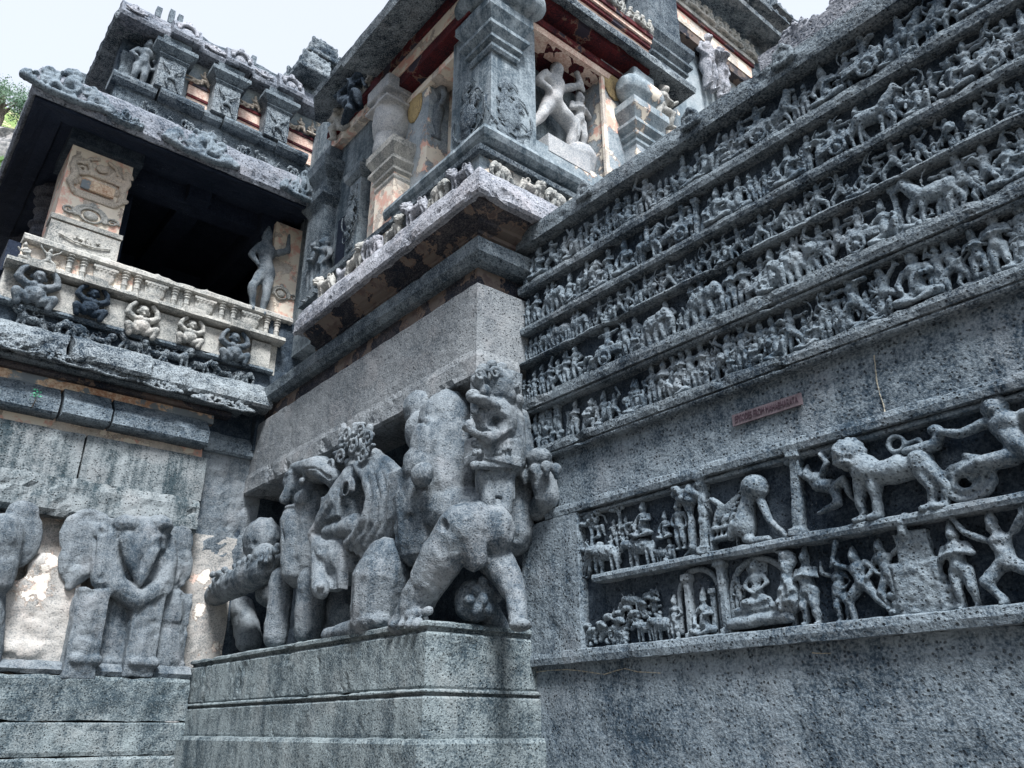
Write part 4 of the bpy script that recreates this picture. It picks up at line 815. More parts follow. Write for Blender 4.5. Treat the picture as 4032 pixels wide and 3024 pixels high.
# broad foreleg sloping down to the left, with a clawed foot
c.line([X_(1820, 2080, 5.62), X_(1740, 2200, 5.50), X_(1660, 2330, 5.42), X_(1600, 2450, 5.40)], [.30, .27, .22, .18]); c.cap(X_(1830, 2090, 5.6), X_(1870, 2200, 5.75), .22, .16)
c.cap(X_(1640, 2440, 5.38), X_(1560, 2458, 5.30), .14, .10); c.cap(X_(1690, 2405, 5.36), X_(1610, 2425, 5.28), .06, .06)
for i in range(4): c.cap(X_(1560+i*30, 2448, 5.26), X_(1545+i*30, 2462, 5.20), .050, .042)
# slender hind leg curving back to the corner
c.line([X_(1930, 2180, 6.1), X_(1990, 2260, 6.12), X_(2035, 2350, 6.1), X_(2040, 2440, 6.0)], [.24, .19, .13, .12]); c.ell(X_(2050, 2460, 5.92), (.13, .15, .07))
g = [([X_(1700, 1590, 5.55), X_(1685, 1660, 5.5), X_(1730, 1760, 5.45), X_(1740, 1850, 5.45)], .09, .07), ([X_(1630, 1660, 5.6), X_(1690, 1660, 5.5)], .06, .06),
     ([X_(1735, 2060, 5.3), X_(1745, 2090, 5.25)], .085, .12), ([X_(1600, 1910, 5.3), X_(1690, 1915, 5.3), X_(1800, 1900, 5.5)], .04, .04), ([X_(1760, 2130, 5.3), X_(1800, 2160, 5.3), X_(1820, 2230, 5.3)], .06, .07)]
torso = beast('beast_statue', 'tall headless rearing stone torso with smooth rounded back, between crested beast and gaping head', c, .022, g, base=(5.8, 8.6, 2.7), smooth=2)
# crested, maned beast
c = Clay()
c.cap(X_(1410, 1900, 5.72), X_(1340, 1990, 5.62), .30, .27); c.cap(X_(1350, 1970, 5.58), X_(1240, 2100, 5.48), .25, .11); c.cap(X_(1290, 2095, 5.5), X_(1400, 2070, 5.6), .10, .18); c.box(X_(1330, 2000, 5.56), (.16, .28, .2), 0, 0)
c.cap(X_(1450, 1850, 5.95), X_(1430, 2080, 5.9), .36, .36)
for k in range(5):                                             # ropes of the mane
    d = 30*k
    c.line([X_(1410+d*.8, 1835-d*.25, 5.56+.03*k), X_(1450+d, 1885-d*.1, 5.53+.03*k), X_(1468+d, 1960, 5.52+.035*k), X_(1452+d, 2040+d*.2, 5.52+.035*k), X_(1405+d*.9, 2110+d*.4, 5.53+.03*k), X_(1370+d*.7, 2140+d*.5, 5.56+.03*k)], [.085, .10, .105, .105, .095, .07])
c.ell(X_(1370, 2200, 5.78), (.42, .42, .40)); c.ell(X_(1530, 2180, 6.0), (.4, .5, .45)); c.ell(X_(1300, 2170, 5.66), (.26, .3, .32)); c.cap(X_(1240, 2120, 5.5), X_(1290, 2180, 5.5), .1, .2)
c.line([X_(1244, 2110, 5.47), X_(1258, 2200, 5.43), X_(1262, 2290, 5.40)], [.08, .13, .13]); c.cap(X_(1262, 2300, 5.42), X_(1262, 2325, 5.30), .14, .12); c.ell(X_(1262, 2310, 5.24), (.05, .05, .05))
c.box(X_(1335, 2265, 5.58), (.08, .16, .22))
c.ell(X_(1505, 2260, 5.48), (.30, .40, .50)); c.cap(X_(1500, 2280, 5.46), X_(1470, 2430, 5.42), .38, .30); c.ell(X_(1460, 2450, 5.38), (.25, .36, .16)); c.cap(X_(1430, 2470, 5.36), X_(1290, 2500, 5.32), .15, .09)
c.cap(X_(1250, 2350, 6.1), X_(1290, 2500, 6.1), .32, .34); c.cap(X_(1330, 2330, 6.2), X_(1380, 2450, 6.2), .3, .34)
rnd = random.Random(4)
for i in range(58):
    a = rnd.uniform(0, 6.28); r = rnd.random()**.6; px, py = 1392+82*r*math.cos(a), 1750+100*r*math.sin(a); c.ell(X_(px, py, 5.60+.14*r), (.06, rnd.uniform(.04, .09), rnd.uniform(.04, .09)))
for px, py, s in ((1365, 1715, 1), (1430, 1790, -1), (1340, 1800, 1), (1420, 1700, 1), (1300, 1840, 1), (1395, 1750, -1), (1450, 1730, 1)):
    q = X_(px, py, 5.47); pts = [(q[0], q[1]+(.14-.009*k)*math.cos(k*.7*s), q[2]+(.14-.009*k)*math.sin(k*.7*s)) for k in range(13)]; c.line(pts, .026)
q = X_(1362, 1922, 5.40); c.arc(q, .11, 0, 360, .024, 14, 'x'); c.arc((q[0]+.03, q[1], q[2]), .17, -30, 200, .03, 12, 'x')
g = [([X_(1250, 2085, 5.3), X_(1300, 2055, 5.32), X_(1350, 2045, 5.35), X_(1390, 2010, 5.4)], .06, .08), ([X_(1360, 1920, 5.3), X_(1364, 1925, 5.3)], .09, .10), ([X_(1270, 2030, 5.3), X_(1275, 2034, 5.3)], .05, .05),
     ([X_(1430, 2160, 5.4), X_(1410, 2260, 5.3), X_(1390, 2400, 5.3)], .07, .08), ([X_(1560, 2160, 5.4), X_(1580, 2260, 5.3), X_(1560, 2400, 5.3)], .06, .05)]
beast('beast_statue', 'crested beast with curled mane and lowered snout, second from the left, one round paw hanging', c, .019, g, base=(5.8, 10.6, 2.7), smooth=1)
# bearded head at the left
c = Clay()
c.ell(X_(1240, 1930, 5.85), (.40, .42, .48)); c.ell(X_(1180, 1900, 5.62), (.28, .30, .36)); c.cap(X_(1250, 2000, 5.8), X_(1230, 2200, 5.8), .40, .36)
c.ell(X_(1150, 1868, 5.45), (.12, .18, .07)); c.ell(X_(1215, 1880, 5.46), (.09, .15, .07)); c.cap(X_(1150, 1900, 5.44), X_(1122, 1965, 5.40), .07, .09)
c.ell(X_(1190, 1895, 5.33), (.05, .07, .06)); c.ell(X_(1150, 2000, 5.42), (.12, .16, .045)); c.ell(X_(1150, 2022, 5.43), (.11, .14, .045)); c.ell(X_(1195, 1965, 5.5), (.14, .22, .17))
c.line([X_(1160, 1845, 5.5), X_(1240, 1835, 5.42), X_(1310, 1880, 5.5), X_(1330, 1930, 5.7)], [.10, .15, .15, .1]); c.ell(X_(1260, 1850, 5.6), (.3, .3, .24))
c.cap(X_(1160, 2050, 5.5), X_(1150, 2250, 5.52), .24, .17); c.ell(X_(1200, 2240, 5.75), (.36, .4, .34)); c.cap(X_(1110, 2280, 5.6), X_(1085, 2510, 5.6), .20, .20); c.cap(X_(1230, 2290, 5.65), X_(1215, 2480, 5.7), .24, .22)
g = [([X_(1115+14*k, 2050, 5.3), X_(1112+12*k, 2240, 5.3)], .028, .03) for k in range(7)] + [([X_(1110, 1908, 5.3), X_(1170, 1925, 5.28)], .04, .045), ([X_(1115, 1983, 5.3), X_(1175, 2010, 5.28)], .03, .035)]
g += [([X_(1180+k*8, 1850+k*14, 5.3), X_(1240+k*12, 1842+k*14, 5.3), X_(1300, 1880+k*10, 5.4)], .03, .03) for k in range(3)]
beast('beast_statue', 'bearded beast head with rolled turban and long ribbed beard, leftmost of the beast row', c, .020, g, base=(5.8, 12.2, 2.7))
# small elephant body with beaded garland trunk at far left
c = Clay()
c.ell(X_(1030, 2125, 6.1), (.35, .45, .46)); c.ell(X_(1040, 2200, 5.9), (.25, .32, .3)); c.line([X_(800, 2380, 5.7), X_(880, 2320, 5.65), (X_(970, 2280, 5.6)), X_(1050, 2240, 5.6), X_(1095, 2190, 5.65)], [.17, .24, .27, .24, .16])
for i in range(40):
    u = i/39; c.ell(X_(830+260*u+8*math.sin(i*2), 2300-120*u+22*math.cos(i*1.7)-10, 5.42), rnd.uniform(.05, .085))
c.cap(X_(950, 2380, 6.2), X_(980, 2520, 6.2), .22, .26)
c.ell(X_(1070, 2330, 6.2), .3)
beast('elephant_statue', 'small dark elephant with thick beaded garland over a shadowed hollow in the inner corner', c, .026, (), 'statue', chip=.05, base=(5.8, 13.5, 2.7))
# the open-jawed head at the corner
c = Clay(); yy = 7.72
c.box(Y_(1955, 1580, yy+.10), (.27, .24, .40)); c.ell(Y_(1955, 1530, yy), (.31, .28, .34)); c.ell(Y_(1945, 1660, yy-.05), (.33, .30, .34)); c.cap(Y_(1970, 1660, yy+.1), Y_(1985, 1800, yy+.1), .33, .31)
c.ell(Y_(1920, 1590, yy-.24), (.24, .13, .07), (0, 12, 0)); c.line([Y_(1860, 1640, yy-.24), Y_(1872, 1700, yy-.30), Y_(1925, 1726, yy-.36), Y_(1985, 1695, yy-.26), Y_(1996, 1640, yy-.2)], [.045, .06, .09, .06, .04])
c.box(Y_(1940, 1770, yy-.02), (.29, .22, .12)); c.line([Y_(1868, 1748, yy-.22), Y_(1930, 1762, yy-.27), Y_(2010, 1738, yy-.2)], .05)
for i in range(8): c.ell(Y_(1868+i*20, 1782-i*2.5, yy-.27), (.034, .04, .05))
c.box(Y_(1942, 1820, yy-.08), (.30, .22, .06)); c.cap(Y_(1866, 1832, yy-.26), Y_(2022, 1836, yy-.18), .055, .055)
c.box(Y_(1950, 1900, yy-.02), (.22, .14, .22)); c.cap(Y_(1905, 1880, yy-.08), Y_(1925, 2010, yy-.10), .10, .09); c.cap(Y_(1995, 1880, yy-.08), Y_(1985, 2010, yy-.10), .10, .10); c.ell(Y_(1955, 2020, yy-.1), (.19, .14, .12))
c.cap(Y_(2040, 1650, yy+.22), Y_(2062, 1900, yy+.2), .17, .2); c.cap(Y_(2060, 1900, yy+.25), Y_(2010, 2100, yy+.35), .22, .32); c.cap(Y_(2010, 2100, yy+.4), Y_(1900, 2150, yy+.5), .3, .3)
for px, py, r in ((1880, 1500, .10), (1900, 1455, .09), (1935, 1440, .08), (1975, 1450, .08), (2010, 1480, .09), (2030, 1530, .08), (1862, 1560, .10), (1905, 1540, .10), (2000, 1560, .12), (1870, 1620, .06), (2040, 1580, .1)): c.ell(Y_(px, py, yy-.14), r)
for px, py, s in ((1890, 1478, 1), (2020, 1500, -1), (1950, 1470, 1)):
    q = Y_(px, py, yy-.24); c.line([(q[0]+(.10-.007*k)*math.cos(k*.7*s), q[1], q[2]+(.10-.007*k)*math.sin(k*.7*s)) for k in range(12)], .024)
g = [([Y_(1895, 1655, yy-.36), Y_(1965, 1655, yy-.34)], .155, .34), ([Y_(1875, 1800, yy-.33), Y_(2010, 1790, yy-.28)], .03, .03), ([Y_(1880, 1858, yy-.3), Y_(2010, 1858, yy-.2)], .05, .10), ([Y_(1955, 1880, yy-.3), Y_(1955, 1990, yy-.3)], .08, .06),
     ([Y_(1868, 1728, yy-.3), Y_(1990, 1735, yy-.3)], .03, .03)]
beast('beast_head_statue', 'gaping beast head with hollow eye, row of teeth and hanging tongue at the block corner', c, .015, g, base=(6.0, 7.7, 4.5), amp=.012, chip=.02, smooth=1)
# clawed paw gripping the wall end
c = Clay(); xx = 6.66
c.ell(X_(2120, 1805, xx), (.16, .21, .14)); c.cap(X_(2130, 1850, xx+.06), X_(2155, 1960, xx+.1), .19, .16); c.cap(X_(2155, 1960, xx+.1), X_(2120, 2010, xx+.2), .16, .16)
for px, py in ((2065, 1868), (2108, 1850), (2152, 1838), (2190, 1846)):
    c.ell(X_(px, py, xx-.08), (.09, .075, .085)); c.cap(X_(px, py+10, xx-.10), X_(px+2, py+34, xx-.08), .05, .035)
beast('paw_statue', 'great clawed stone paw gripping the left end of the relief wall', c, .015, (), base=(6.7, 7.4, 4.2), amp=.006, chip=.008)
# little crouching mask between the legs
c = Clay(); q = Y_(1865, 2370, 7.95); c.ell(q, (.26, .22, .27)); 
for dx, dz, r in ((-.12, .1, .07), (.08, .13, .07), (-.02, .0, .09), (-.1, -.12, .08), (.09, -.1, .09), (.2, .05, .08), (-.2, -.02, .07), (0, .22, .07)): c.ell((q[0]+dx, q[1]-.18, q[2]+dz), r)
c.cap((q[0]+.3, q[1]+.1, q[2]-.1), (q[0]+.45, q[1]+.1, q[2]-.25), .18, .14)
beast('mask_statue', 'small worn mask squatting between the legs of the corner beast', c, .016, (), base=(6, 7.8, 2.75), amp=.012, chip=.03)

# ------------------------------------------------------------------ the porch wing at the left (faces -Y)
wing = thing('porch_wing', 'long porch wing at left with open balcony, carved cornice and broad curved eave', 'temple', (3.5, 15.5, 0))
XL = -3.0
def wcourse(name, prof, mat, x0=XL, x1=5.95, parent=None, **kw):
    kw.setdefault('step', .12); kw.setdefault('pstep', .1)
    return moulding(name, [(x0, 15.6, 0, -1), (x1, 15.6, 0, -1)], prof, mat, parent or wing, **kw)
wcourse('plinth_course', [(-1, 0), (.68, 0), (.68, 1.18), (.63, 1.22), (-1, 1.22)], 'plinth', x1=5.2, amp=.02)
wcourse('plinth_course', [(-1, 1.24), (.62, 1.24), (.64, 1.3), (.62, 1.70), (.57, 1.735), (-1, 1.735)], 'plinth', x1=5.2, amp=.02, chip=.02)
wcourse('plinth_course', [(-1, 1.75), (.60, 1.75), (.60, 2.36), (.55, 2.42), (-1, 2.44)], 'plinth', x1=5.2, amp=.025, chip=.03)
wcourse('plinth_top', [(-1, 2.43), (.50, 2.43), (.54, 2.50), (.42, 2.62), (.2, 2.66), (-1, 2.66)], 'statue', x1=5.2, amp=.03, chip=.03)
MAT['peeling'] = stone('peeling', (0.16, 0.175, 0.18), (0.46, 0.44, 0.41), streak=0.35, bump=0.5, pits=0.5, bias=0.1, patch=((0.80, 0.76, 0.68), (0.70, 0.50, 0.42)), patch_at=0.60, patch_scale=1.6)
wcourse('rear_wall', [(-.5, 2.6), (-.12, 2.6), (-.12, 5.1), (-.5, 5.1)], 'peeling', amp=.02)
wcourse('rock_band', [(-.6, 5.02), (.20, 4.98), (.27, 5.08), (.26, 5.5), (.22, 5.66), (-.6, 5.67)], 'streaked', x1=5.0, amp=.03, chip=.08)
box('facing_slab', XL, 2.845, 15.55, 16.2, 5.68, 6.54, 'streaked', wing, .12, .012, .01)
box('facing_slab', 2.88, 5.06, 15.53, 16.2, 5.68, 6.54, 'streaked', wing, .12, .012, .02)
box('facing_slab', 5.0, 6.3, 15.72, 16.2, 4.6, 7.0, 'statue', wing, .12, .04, .05)
wcourse('painted_band', [(-.5, 6.53), (-.10, 6.53), (-.12, 6.78), (-.5, 6.78)], 'plaster_full', x1=5.0, amp=.01)
for x0, x1, o in ((XL, 2.3, -.05), (2.34, 3.15, .03), (3.19, 4.96, .0), (5.0, 6.0, -.3)):
    wcourse('bevelled_course', [(-.6, 6.74), (.26+o, 6.74), (.30+o, 6.78), (.30+o, 7.0), (.28+o, 7.02), (.02+o, 7.32), (-.6, 7.32)], 'basalt', x0=x0, x1=x1, amp=.012, chip=.02)
wcourse('lettered_band', [(-.5, 7.28), (-.02, 7.30), (-.04, 7.52), (-.5, 7.52)], 'orange_band', x1=5.1, amp=.006)
wcourse('thin_moulding', [(-.5, 7.48), (.08, 7.48), (.12, 7.53), (.10, 7.58), (-.5, 7.58)], 'underside', x1=5.4, amp=.006)
wcourse('thin_moulding', [(-.5, 7.60), (.20, 7.60), (.26, 7.64), (.24, 7.69), (-.5, 7.70)], 'ledge', x1=5.6, amp=.008, chip=.02)
rnd = random.Random(12)
wcrn = []
for x0, x1, o in ((XL, 2.2, .03), (2.22, 3.6, .10), (3.62, 6.05, 0)):
    wcrn.append(wcourse('carved_cornice', [(-.6, 7.70), (.46+o, 7.68), (.56+o, 7.66), (.60+o, 7.72), (.56+o, 7.92), (.44+o, 8.12), (.26+o, 8.24), (-.6, 8.26)], 'dark_carving', x0=x0, x1=x1, step=.07, pstep=.06, amp=.03, chip=.07, sc=4))
def boss(name, px, py, y, r, parent, mat):
    c = Clay(); c.arc((0, -.03, 0), r, -40, 220, r*.22, 12); c.ell((0, .02, 0), (r*.7, .05, r*.7)); c.ell((0, -.03, -.02), (r*.35, .06, r*.3)); c.ell((r*.3, -.02, -r*.2), r*.2); c.ell((-r*.3, -.02, -r*.2), r*.2); c.ell((0, -.03, r*1.3), (r*.3, .05, r*.35))
    o = link(name, c.bake(name, .016, 1, .006, 9, mat=mat), parent); put(o, tuple(aty(px, py, y)), ROT_B, (1, .6, 1), -14); return o
for px, py, k in ((165, 1385, 0), (575, 1490, 1), (720, 1515, 2)): boss('arched_boss', px, py, 15.06, .17, wcrn[min(k, 2)], 'dark_carving')
_ws = scroll_mesh(31, .4, .3, 12, 'scroll_ornament', 'dark_carving')
for i, px in enumerate((60, 300, 450, 640, 830, 930)):
    put(link('scroll_ornament', _ws, wcrn[2]), tuple(Y_(px, 1360+px*.27, 15.02)), ROT_B, (.9*(-1)**i, 1, .8), -16)
wcourse('frieze_back', [(-.5, 8.2), (.10, 8.22), (.10, 8.7), (-.5, 8.7)], 'recess', x1=6.1, amp=.02)
wcourse('ledge', [(-.5, 8.58), (.22, 8.58), (.26, 8.63), (.22, 8.70), (-.5, 8.70)], 'ledge', x1=6.1, amp=.02, chip=.07)
for i, (px, py, k, h, mi) in enumerate([(80, 1400, 'lion', .55, 1), (180, 1400, 'horse', .5, -1), (280, 1400, 'elephant', .52, 1), (395, 1400, 'lion', .46, -1), (505, 1440, 'horse', .62, 1), (590, 1480, 'lion', .52, 1), (690, 1500, 'lion', .6, -1), (790, 1500, 'horse', .5, -1), (870, 1520, 'lion', .45, 1), (960, 1500, 'elephant', .45, -1)]):
    p = aty(px, py, 15.3); carve(k, (p[0], 15.48, 8.14), h*.95, wing, ROT_B, mi, 0, 1.7, 'dark_carving', name='carved_beast' if k == 'horse' else 'carved_'+k)
wcourse('panel_back', [(-.5, 8.65), (.06, 8.65), (.06, 9.36), (-.5, 9.36)], 'pale_carving', x0=.95, x1=6.2, amp=.01)
for px0, px1 in ((180, 300), (400, 520), (600, 725), (795, 905), (985, 1060)):
    a = aty(px0, 1150+px0*.25, 15.45)[0]; b = aty(px1, 1150+px1*.25, 15.45)[0]
    box('plain_panel', a, b, 15.42, 15.56, 8.72, 9.28, 'pale_carving', wing, .08, .006, .004)
wcourse('shelf', [(-.5, 9.33), (.30, 9.34), (.36, 9.38), (.34, 9.46), (.26, 9.50), (-.5, 9.50)], 'pale_carving', x0=.92, x1=6.25, step=.08, amp=.012, chip=.03)
def P_dwarf():
    c = Clay(); c.ell((0, -.10, .74), (.135, .12, .15)); c.ell((0, -.22, .72), (.03, .03, .035)); c.ell((-.05, -.20, .77), (.035, .02, .018)); c.ell((.05, -.20, .77), (.035, .02, .018)); c.ell((0, -.20, .655), (.055, .025, .018)); c.ell((0, -.2, .61), (.05, .03, .025))
    c.ell((-.15, -.07, .72), (.03, .04, .06)); c.ell((.15, -.07, .72), (.03, .04, .06)); c.ell((0, -.06, .86), (.15, .10, .06))
    c.ell((0, -.06, .46), (.24, .14, .17)); c.ell((0, -.10, .28), (.24, .16, .20)); c.ell((-.09, -.17, .48), (.09, .05, .07)); c.ell((.09, -.17, .48), (.09, .05, .07))
    for s in (-1, 1):
        c.line([(s*.2, -.06, .52), (s*.38, -.08, .62), (s*.34, -.10, .80), (s*.22, -.08, .94)], [.095, .085, .07, .07]); c.line([(s*.12, -.10, .14), (s*.36, -.16, .24), (s*.30, -.14, .02)], [.11, .10, .08])
    return c
PROTO['dwarf'] = P_dwarf; KNAME['dwarf'] = 'carved_dwarf'
dw = [(130, 1180, 1.0, 'statue'), (348, 1230, .80, 'recess'), (560, 1270, .86, 'pale_carving'), (745, 1320, .72, 'pale_carving'), (925, 1370, .86, 'statue')]
for i, (px, py, s, mt) in enumerate(dw):
    p = aty(px, py, 15.35); carve('dwarf', (p[0], 15.40, 8.60+(.0 if i % 2 == 0 else .1)), .80*s+.04, wing, ROT_B, (-1)**i, (0, 2, -2, 3, -4)[i], 1.25, mt)
    box('cap_block', p[0]-.2, p[0]+.2, 15.18, 15.5, 9.34, 9.49, 'pale_carving', wing, .06, .012, .01)
# railing with little columns and half medallions
rail = wcourse('railing_back', [(-.4, 9.48), (.02, 9.48), (.02, 10.0), (-.4, 10.0)], 'plaster_full', x0=1.12, x1=3.1, amp=.01)
wcourse('railing_back', [(-.4, 9.48), (.02, 9.48), (.02, 10.0), (-.4, 10.0)], 'pale_carving', x0=3.1, x1=6.4, amp=.01)
wcourse('top_rail', [(-.4, 9.93), (.12, 9.94), (.17, 9.98), (.16, 10.07), (.10, 10.12), (-.4, 10.12)], 'pale_carving', x0=1.1, x1=6.45, step=.08, amp=.014, chip=.03)
c = Clay(); c.cap((0, 0, 0), (0, 0, .38), .055, .05)
for z, r in ((.0, .08), (.16, .07), (.30, .075), (.36, .085), (.42, .10)): c.ell((0, 0, z), (r, r, .025))
colm = c.bake('colonnette', .013, 1, .004, 9, mat='pale_carving')
for px, py in ((278, 1030), (330, 1050), (492, 1110), (541, 1125), (688, 1170), (736, 1185), (875, 1225), (920, 1240), (1052, 1275), (1092, 1288)):
    p = aty(px, py, 15.5); o = link('colonnette', colm, wing); o.location = (p[0], 15.53, 9.52)
c = Clay(); c.ell((0, 0, .40), (.22, .06, .34)); c.box((0, -.02, .46), (.23, .06, .03)); 
for i in range(5): c.ell((-.16+.08*i, -.05, .40), (.035, .03, .03))
hm = c.bake('half_medallion', .016, 1, .004, 9, mat='pale_carving')
for px, py in ((415, 1075), (614, 1140), (808, 1200), (990, 1255)):
    p = aty(px, py, 15.5); o = link('half_medallion', hm, wing); o.location = (p[0], 15.55, 9.44)
for px, k, mi in ((105, 'kneel', 1), (195, 'dancer', -1)):
    p = aty(px, 1010, 15.5); carve(k, (p[0], 15.52, 9.46), .56, wing, ROT_B, mi, 0, 1.4, 'pale_carving', name='carved_person')
# pillars of the porch
pil = box('pillar', 1.50, 2.66, 15.62, 16.9, 10.1, 13.0, 'plaster_full', wing, .1, .008)
MAT['cream_stone'] = stone('cream_stone', (0.24, 0.215, 0.185), (0.62, 0.55, 0.46), streak=0.3, bump=0.5, pits=0.3, bias=0.1)
box('pillar_base', 1.46, 2.72, 15.56, 16.0, 10.1, 10.62, 'pale_carving', wing, .08, .008, .004); box('pillar_band', 1.44, 2.74, 15.55, 16.0, 10.66, 10.76, 'pale_carving', wing, .08, .006)
box('pillar_capital', 1.40, 2.80, 15.45, 16.9, 12.45, 12.8, 'recess', wing, .1, .006)
c = Clay(); c.cap((-.34, .06, .42), (.34, .06, .42), .10, .10); c.box((0, .03, .12), (.38, .05, .08)); c.cap((-.36, -.02, .62), (.36, -.02, .62), .035); c.arc((0, -.03, .84), .22, 180, 360, .05, 12); c.ell((0, -.02, .84), (.13, .06, .10))
for s in (-1, 1):
    c.line([(s*.46, -.02, .95), (s*.52, -.03, .7), (s*.44, -.04, .5), (s*.5, -.03, .28), (s*.40, -.03, .1)], [.05, .07, .08, .06, .04]); curl(c, s*.34, .66, .12, s, .035, -.03); curl(c, s*.48, .30, .10, -s, .03, -.03); curl(c, s*.48, .86, .10, s, .03, -.03)
for s in (-1, 1): c.line([(s*.1, -.02, 1.05), (s*.24, -.03, .98), (s*.34, -.02, .82)], .04)
put(link('vase_ornament', c.bake('vase_ornament', .018, 1, .004, 9, mat='cream_stone'), pil), (2.10, 15.60, 11.28), ROT_B, (1, 1, .98))
flat_panel('orange_panel', (2.10, 15.55, 11.62), .62, .22, ROT_B, 'orange_band', pil, .03)
c = Clay(); c.arc((0, 0, 0), .26, -20, 200, .04, 14); c.arc((0, -.01, 0), .19, 0, 360, .025, 16); c.ell((0, 0, 0), (.13, .05, .13)); curl(c, .36, .0, .12, 1, .03, 0); curl(c, -.36, .0, .12, -1, .03, 0); c.ell((0, 0, .32), (.06, .04, .06))
put(link('arched_medallion', c.bake('arched_medallion', .015, 1, .003, 9, mat='pale_carving'), pil), (2.10, 15.60, 10.98), ROT_B, (1.1, 1, .8))
put(link('vine_carving', scroll_mesh(44, .45, .12, 9, 'vine_carving', 'pale_carving', False, .016), pil), (2.10, 15.55, 10.3), ROT_B)
rp = box('pillar', 5.90, 6.62, 15.75, 16.6, 10.1, 12.6, 'plaster_full', wing, .1, .008)
put(link('arched_medallion', bpy.data.meshes['arched_medallion'], rp), (6.2, 15.73, 10.75), ROT_B, (.8, 1, .7))
# porch room, dimness put into the colour: ceiling, beams, rear wall, far columns
box('ceiling', .6, 7.0, 15.75, 21.0, 12.9, 13.3, 'deep_shade', wing, .3, .005); box('interior_wall', 2.7, 7.2, 20.0, 20.4, 9.5, 13.0, 'deep_shade', wing, .3, .005); box('interior_wall', 6.62, 7.0, 16, 20.4, 9.5, 13.0, 'deep_shade', wing, .3, .005)
box('floor_slab', .9, 7.0, 15.62, 21.0, 9.3, 9.95, 'deep_shade', wing, .3, .005); box('ceiling_beam', 2.7, 6.6, 16.2, 16.6, 12.45, 12.88, 'deep_shade', wing, .2, .01); box('ceiling_beam', 3.9, 4.4, 15.9, 20.0, 12.5, 12.89, 'deep_shade', wing, .2, .01); box('ceiling_beam', 5.6, 6.1, 15.9, 20.0, 12.2, 12.89, 'deep_shade', wing, .2, .02)
box('interior_wall', 2.66, 3.0, 16.9, 20.4, 9.5, 13.0, 'deep_shade', wing, .3, .005)
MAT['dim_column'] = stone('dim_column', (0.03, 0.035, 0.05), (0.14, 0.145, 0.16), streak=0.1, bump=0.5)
for x, y in ((1.62, 18.0), (1.6, 20.6)):
    c = Clay(); c.cap((0, 0, 9.7), (0, 0, 13.0), .26, .26)
    for z, r in ((10.0, .36), (10.25, .31), (10.5, .36), (10.75, .32), (11.0, .36), (11.4, .36), (11.55, .30), (11.75, .36), (12.1, .33), (12.35, .38), (12.6, .42)): c.ell((0, 0, z), (r, r, .075))
    o = link('ringed_column', c.bake('ringed_column', .03, 1, .004, mat='dim_column'), wing); o.location = (x, y, 0)
# the great curved eave
E_N = [(6.45, 15.7, 0, -1), (1.42, 15.7, -.80, -1), (1.42, 23.0, -.80, 0)]
MAT['eave_stone'] = stone('eave_stone', (0.04, 0.055, 0.075), (0.26, 0.28, 0.315), streak=0.4, bump=1.0, bias=0.04, grain=26)
weave = moulding('curved_eave', E_N, [(-.1, 13.0), (.7, 12.9), (.98, 12.56), (1.06, 12.52), (1.12, 12.60), (1.13, 12.80), (1.10, 13.02), (1.02, 13.20), (.84, 13.38), (.5, 13.55), (.1, 13.72), (-.1, 13.80)], 'eave_stone', wing, step=.09, pstep=.08, amp=.018, chip=.05, sc=2.5)
moulding('soffit_shade', E_N, [(-.2, 12.78), (.25, 12.78), (.30, 12.70), (.60, 12.66), (.94, 12.50), (.99, 12.50), (.99, 12.62), (-.2, 12.95)], 'deep_shade', wing, step=.2, amp=.02)  # dark lining added below the eave, its shade put into the colour
for px0, py0, sx, sz, sd, z in ((255, 385, 1.35, 1.75, 51, 12.66), (470, 560, .55, .8, 52, 12.60), (780, 640, 1.35, 1.9, 53, 12.60), (1185, 800, .9, 1.9, 54, 12.62)):
    p = aty(px0, py0, 14.6); mm = scroll_mesh(sd, .56, .44, 22, 'scroll_ornament', 'basalt_relief', tube=.028)
    put(link('scroll_ornament', mm, weave), (p[0], 14.57, z), ROT_B, (sx, 2.4, sz), -16)
# parapet storey above the eave
wcourse('parapet_base', [(-.8, 13.85), (.02, 13.85), (.02, 14.32), (-.8, 14.32)], 'ledge', x0=1.95, x1=6.6, amp=.02, chip=.02)
for a, b, o in ((1.85, 2.75, .0), (2.8, 3.75, .10), (3.78, 4.2, 0), (4.22, 5.1, .1), (5.12, 5.5, 0), (5.52, 6.3, .08)):
    wcourse('roll_moulding', [(-.4, 14.30), (.10+o, 14.30), (.18+o, 14.36), (.20+o, 14.44), (.16+o, 14.53), (.08+o, 14.56), (-.4, 14.56)], 'ledge', x0=a, x1=b, amp=.01, chip=.02, pstep=.05)
wcourse('parapet_wall', [(-.9, 14.5), (-.22, 14.5), (-.22, 16.1), (-.9, 16.1)], 'plaster_less', x0=2.75, x1=6.8, amp=.01)
wcourse('parapet_wall', [(-.9, 14.5), (-.5, 14.5), (-.5, 16.1), (-.9, 16.1)], 'recess', x0=1.95, x1=2.8, amp=.01)
for a, b in ((3.42, 4.12), (4.62, 5.4), (5.8, 6.6)):
    for z0, z1, mt in ((14.56, 14.95, 'pink_band'), (14.95, 15.02, 'maroon'), (15.02, 15.30, 'pink_band'), (15.30, 15.38, 'maroon')): box('painted_band', a, b, 15.76-(.03 if mt == 'maroon' else 0), 15.9, z0, z1-.004, mt, wing, .1, .004)
    for k in range(3): carve(('lying', 'kneel', 'seated')[k], ((a*(2.5-k)+b*(k+.5))/3, 15.74, 15.38), .5, wing, ROT_B, 1, 0, 1.3, 'cream_stone', name='carved_person')
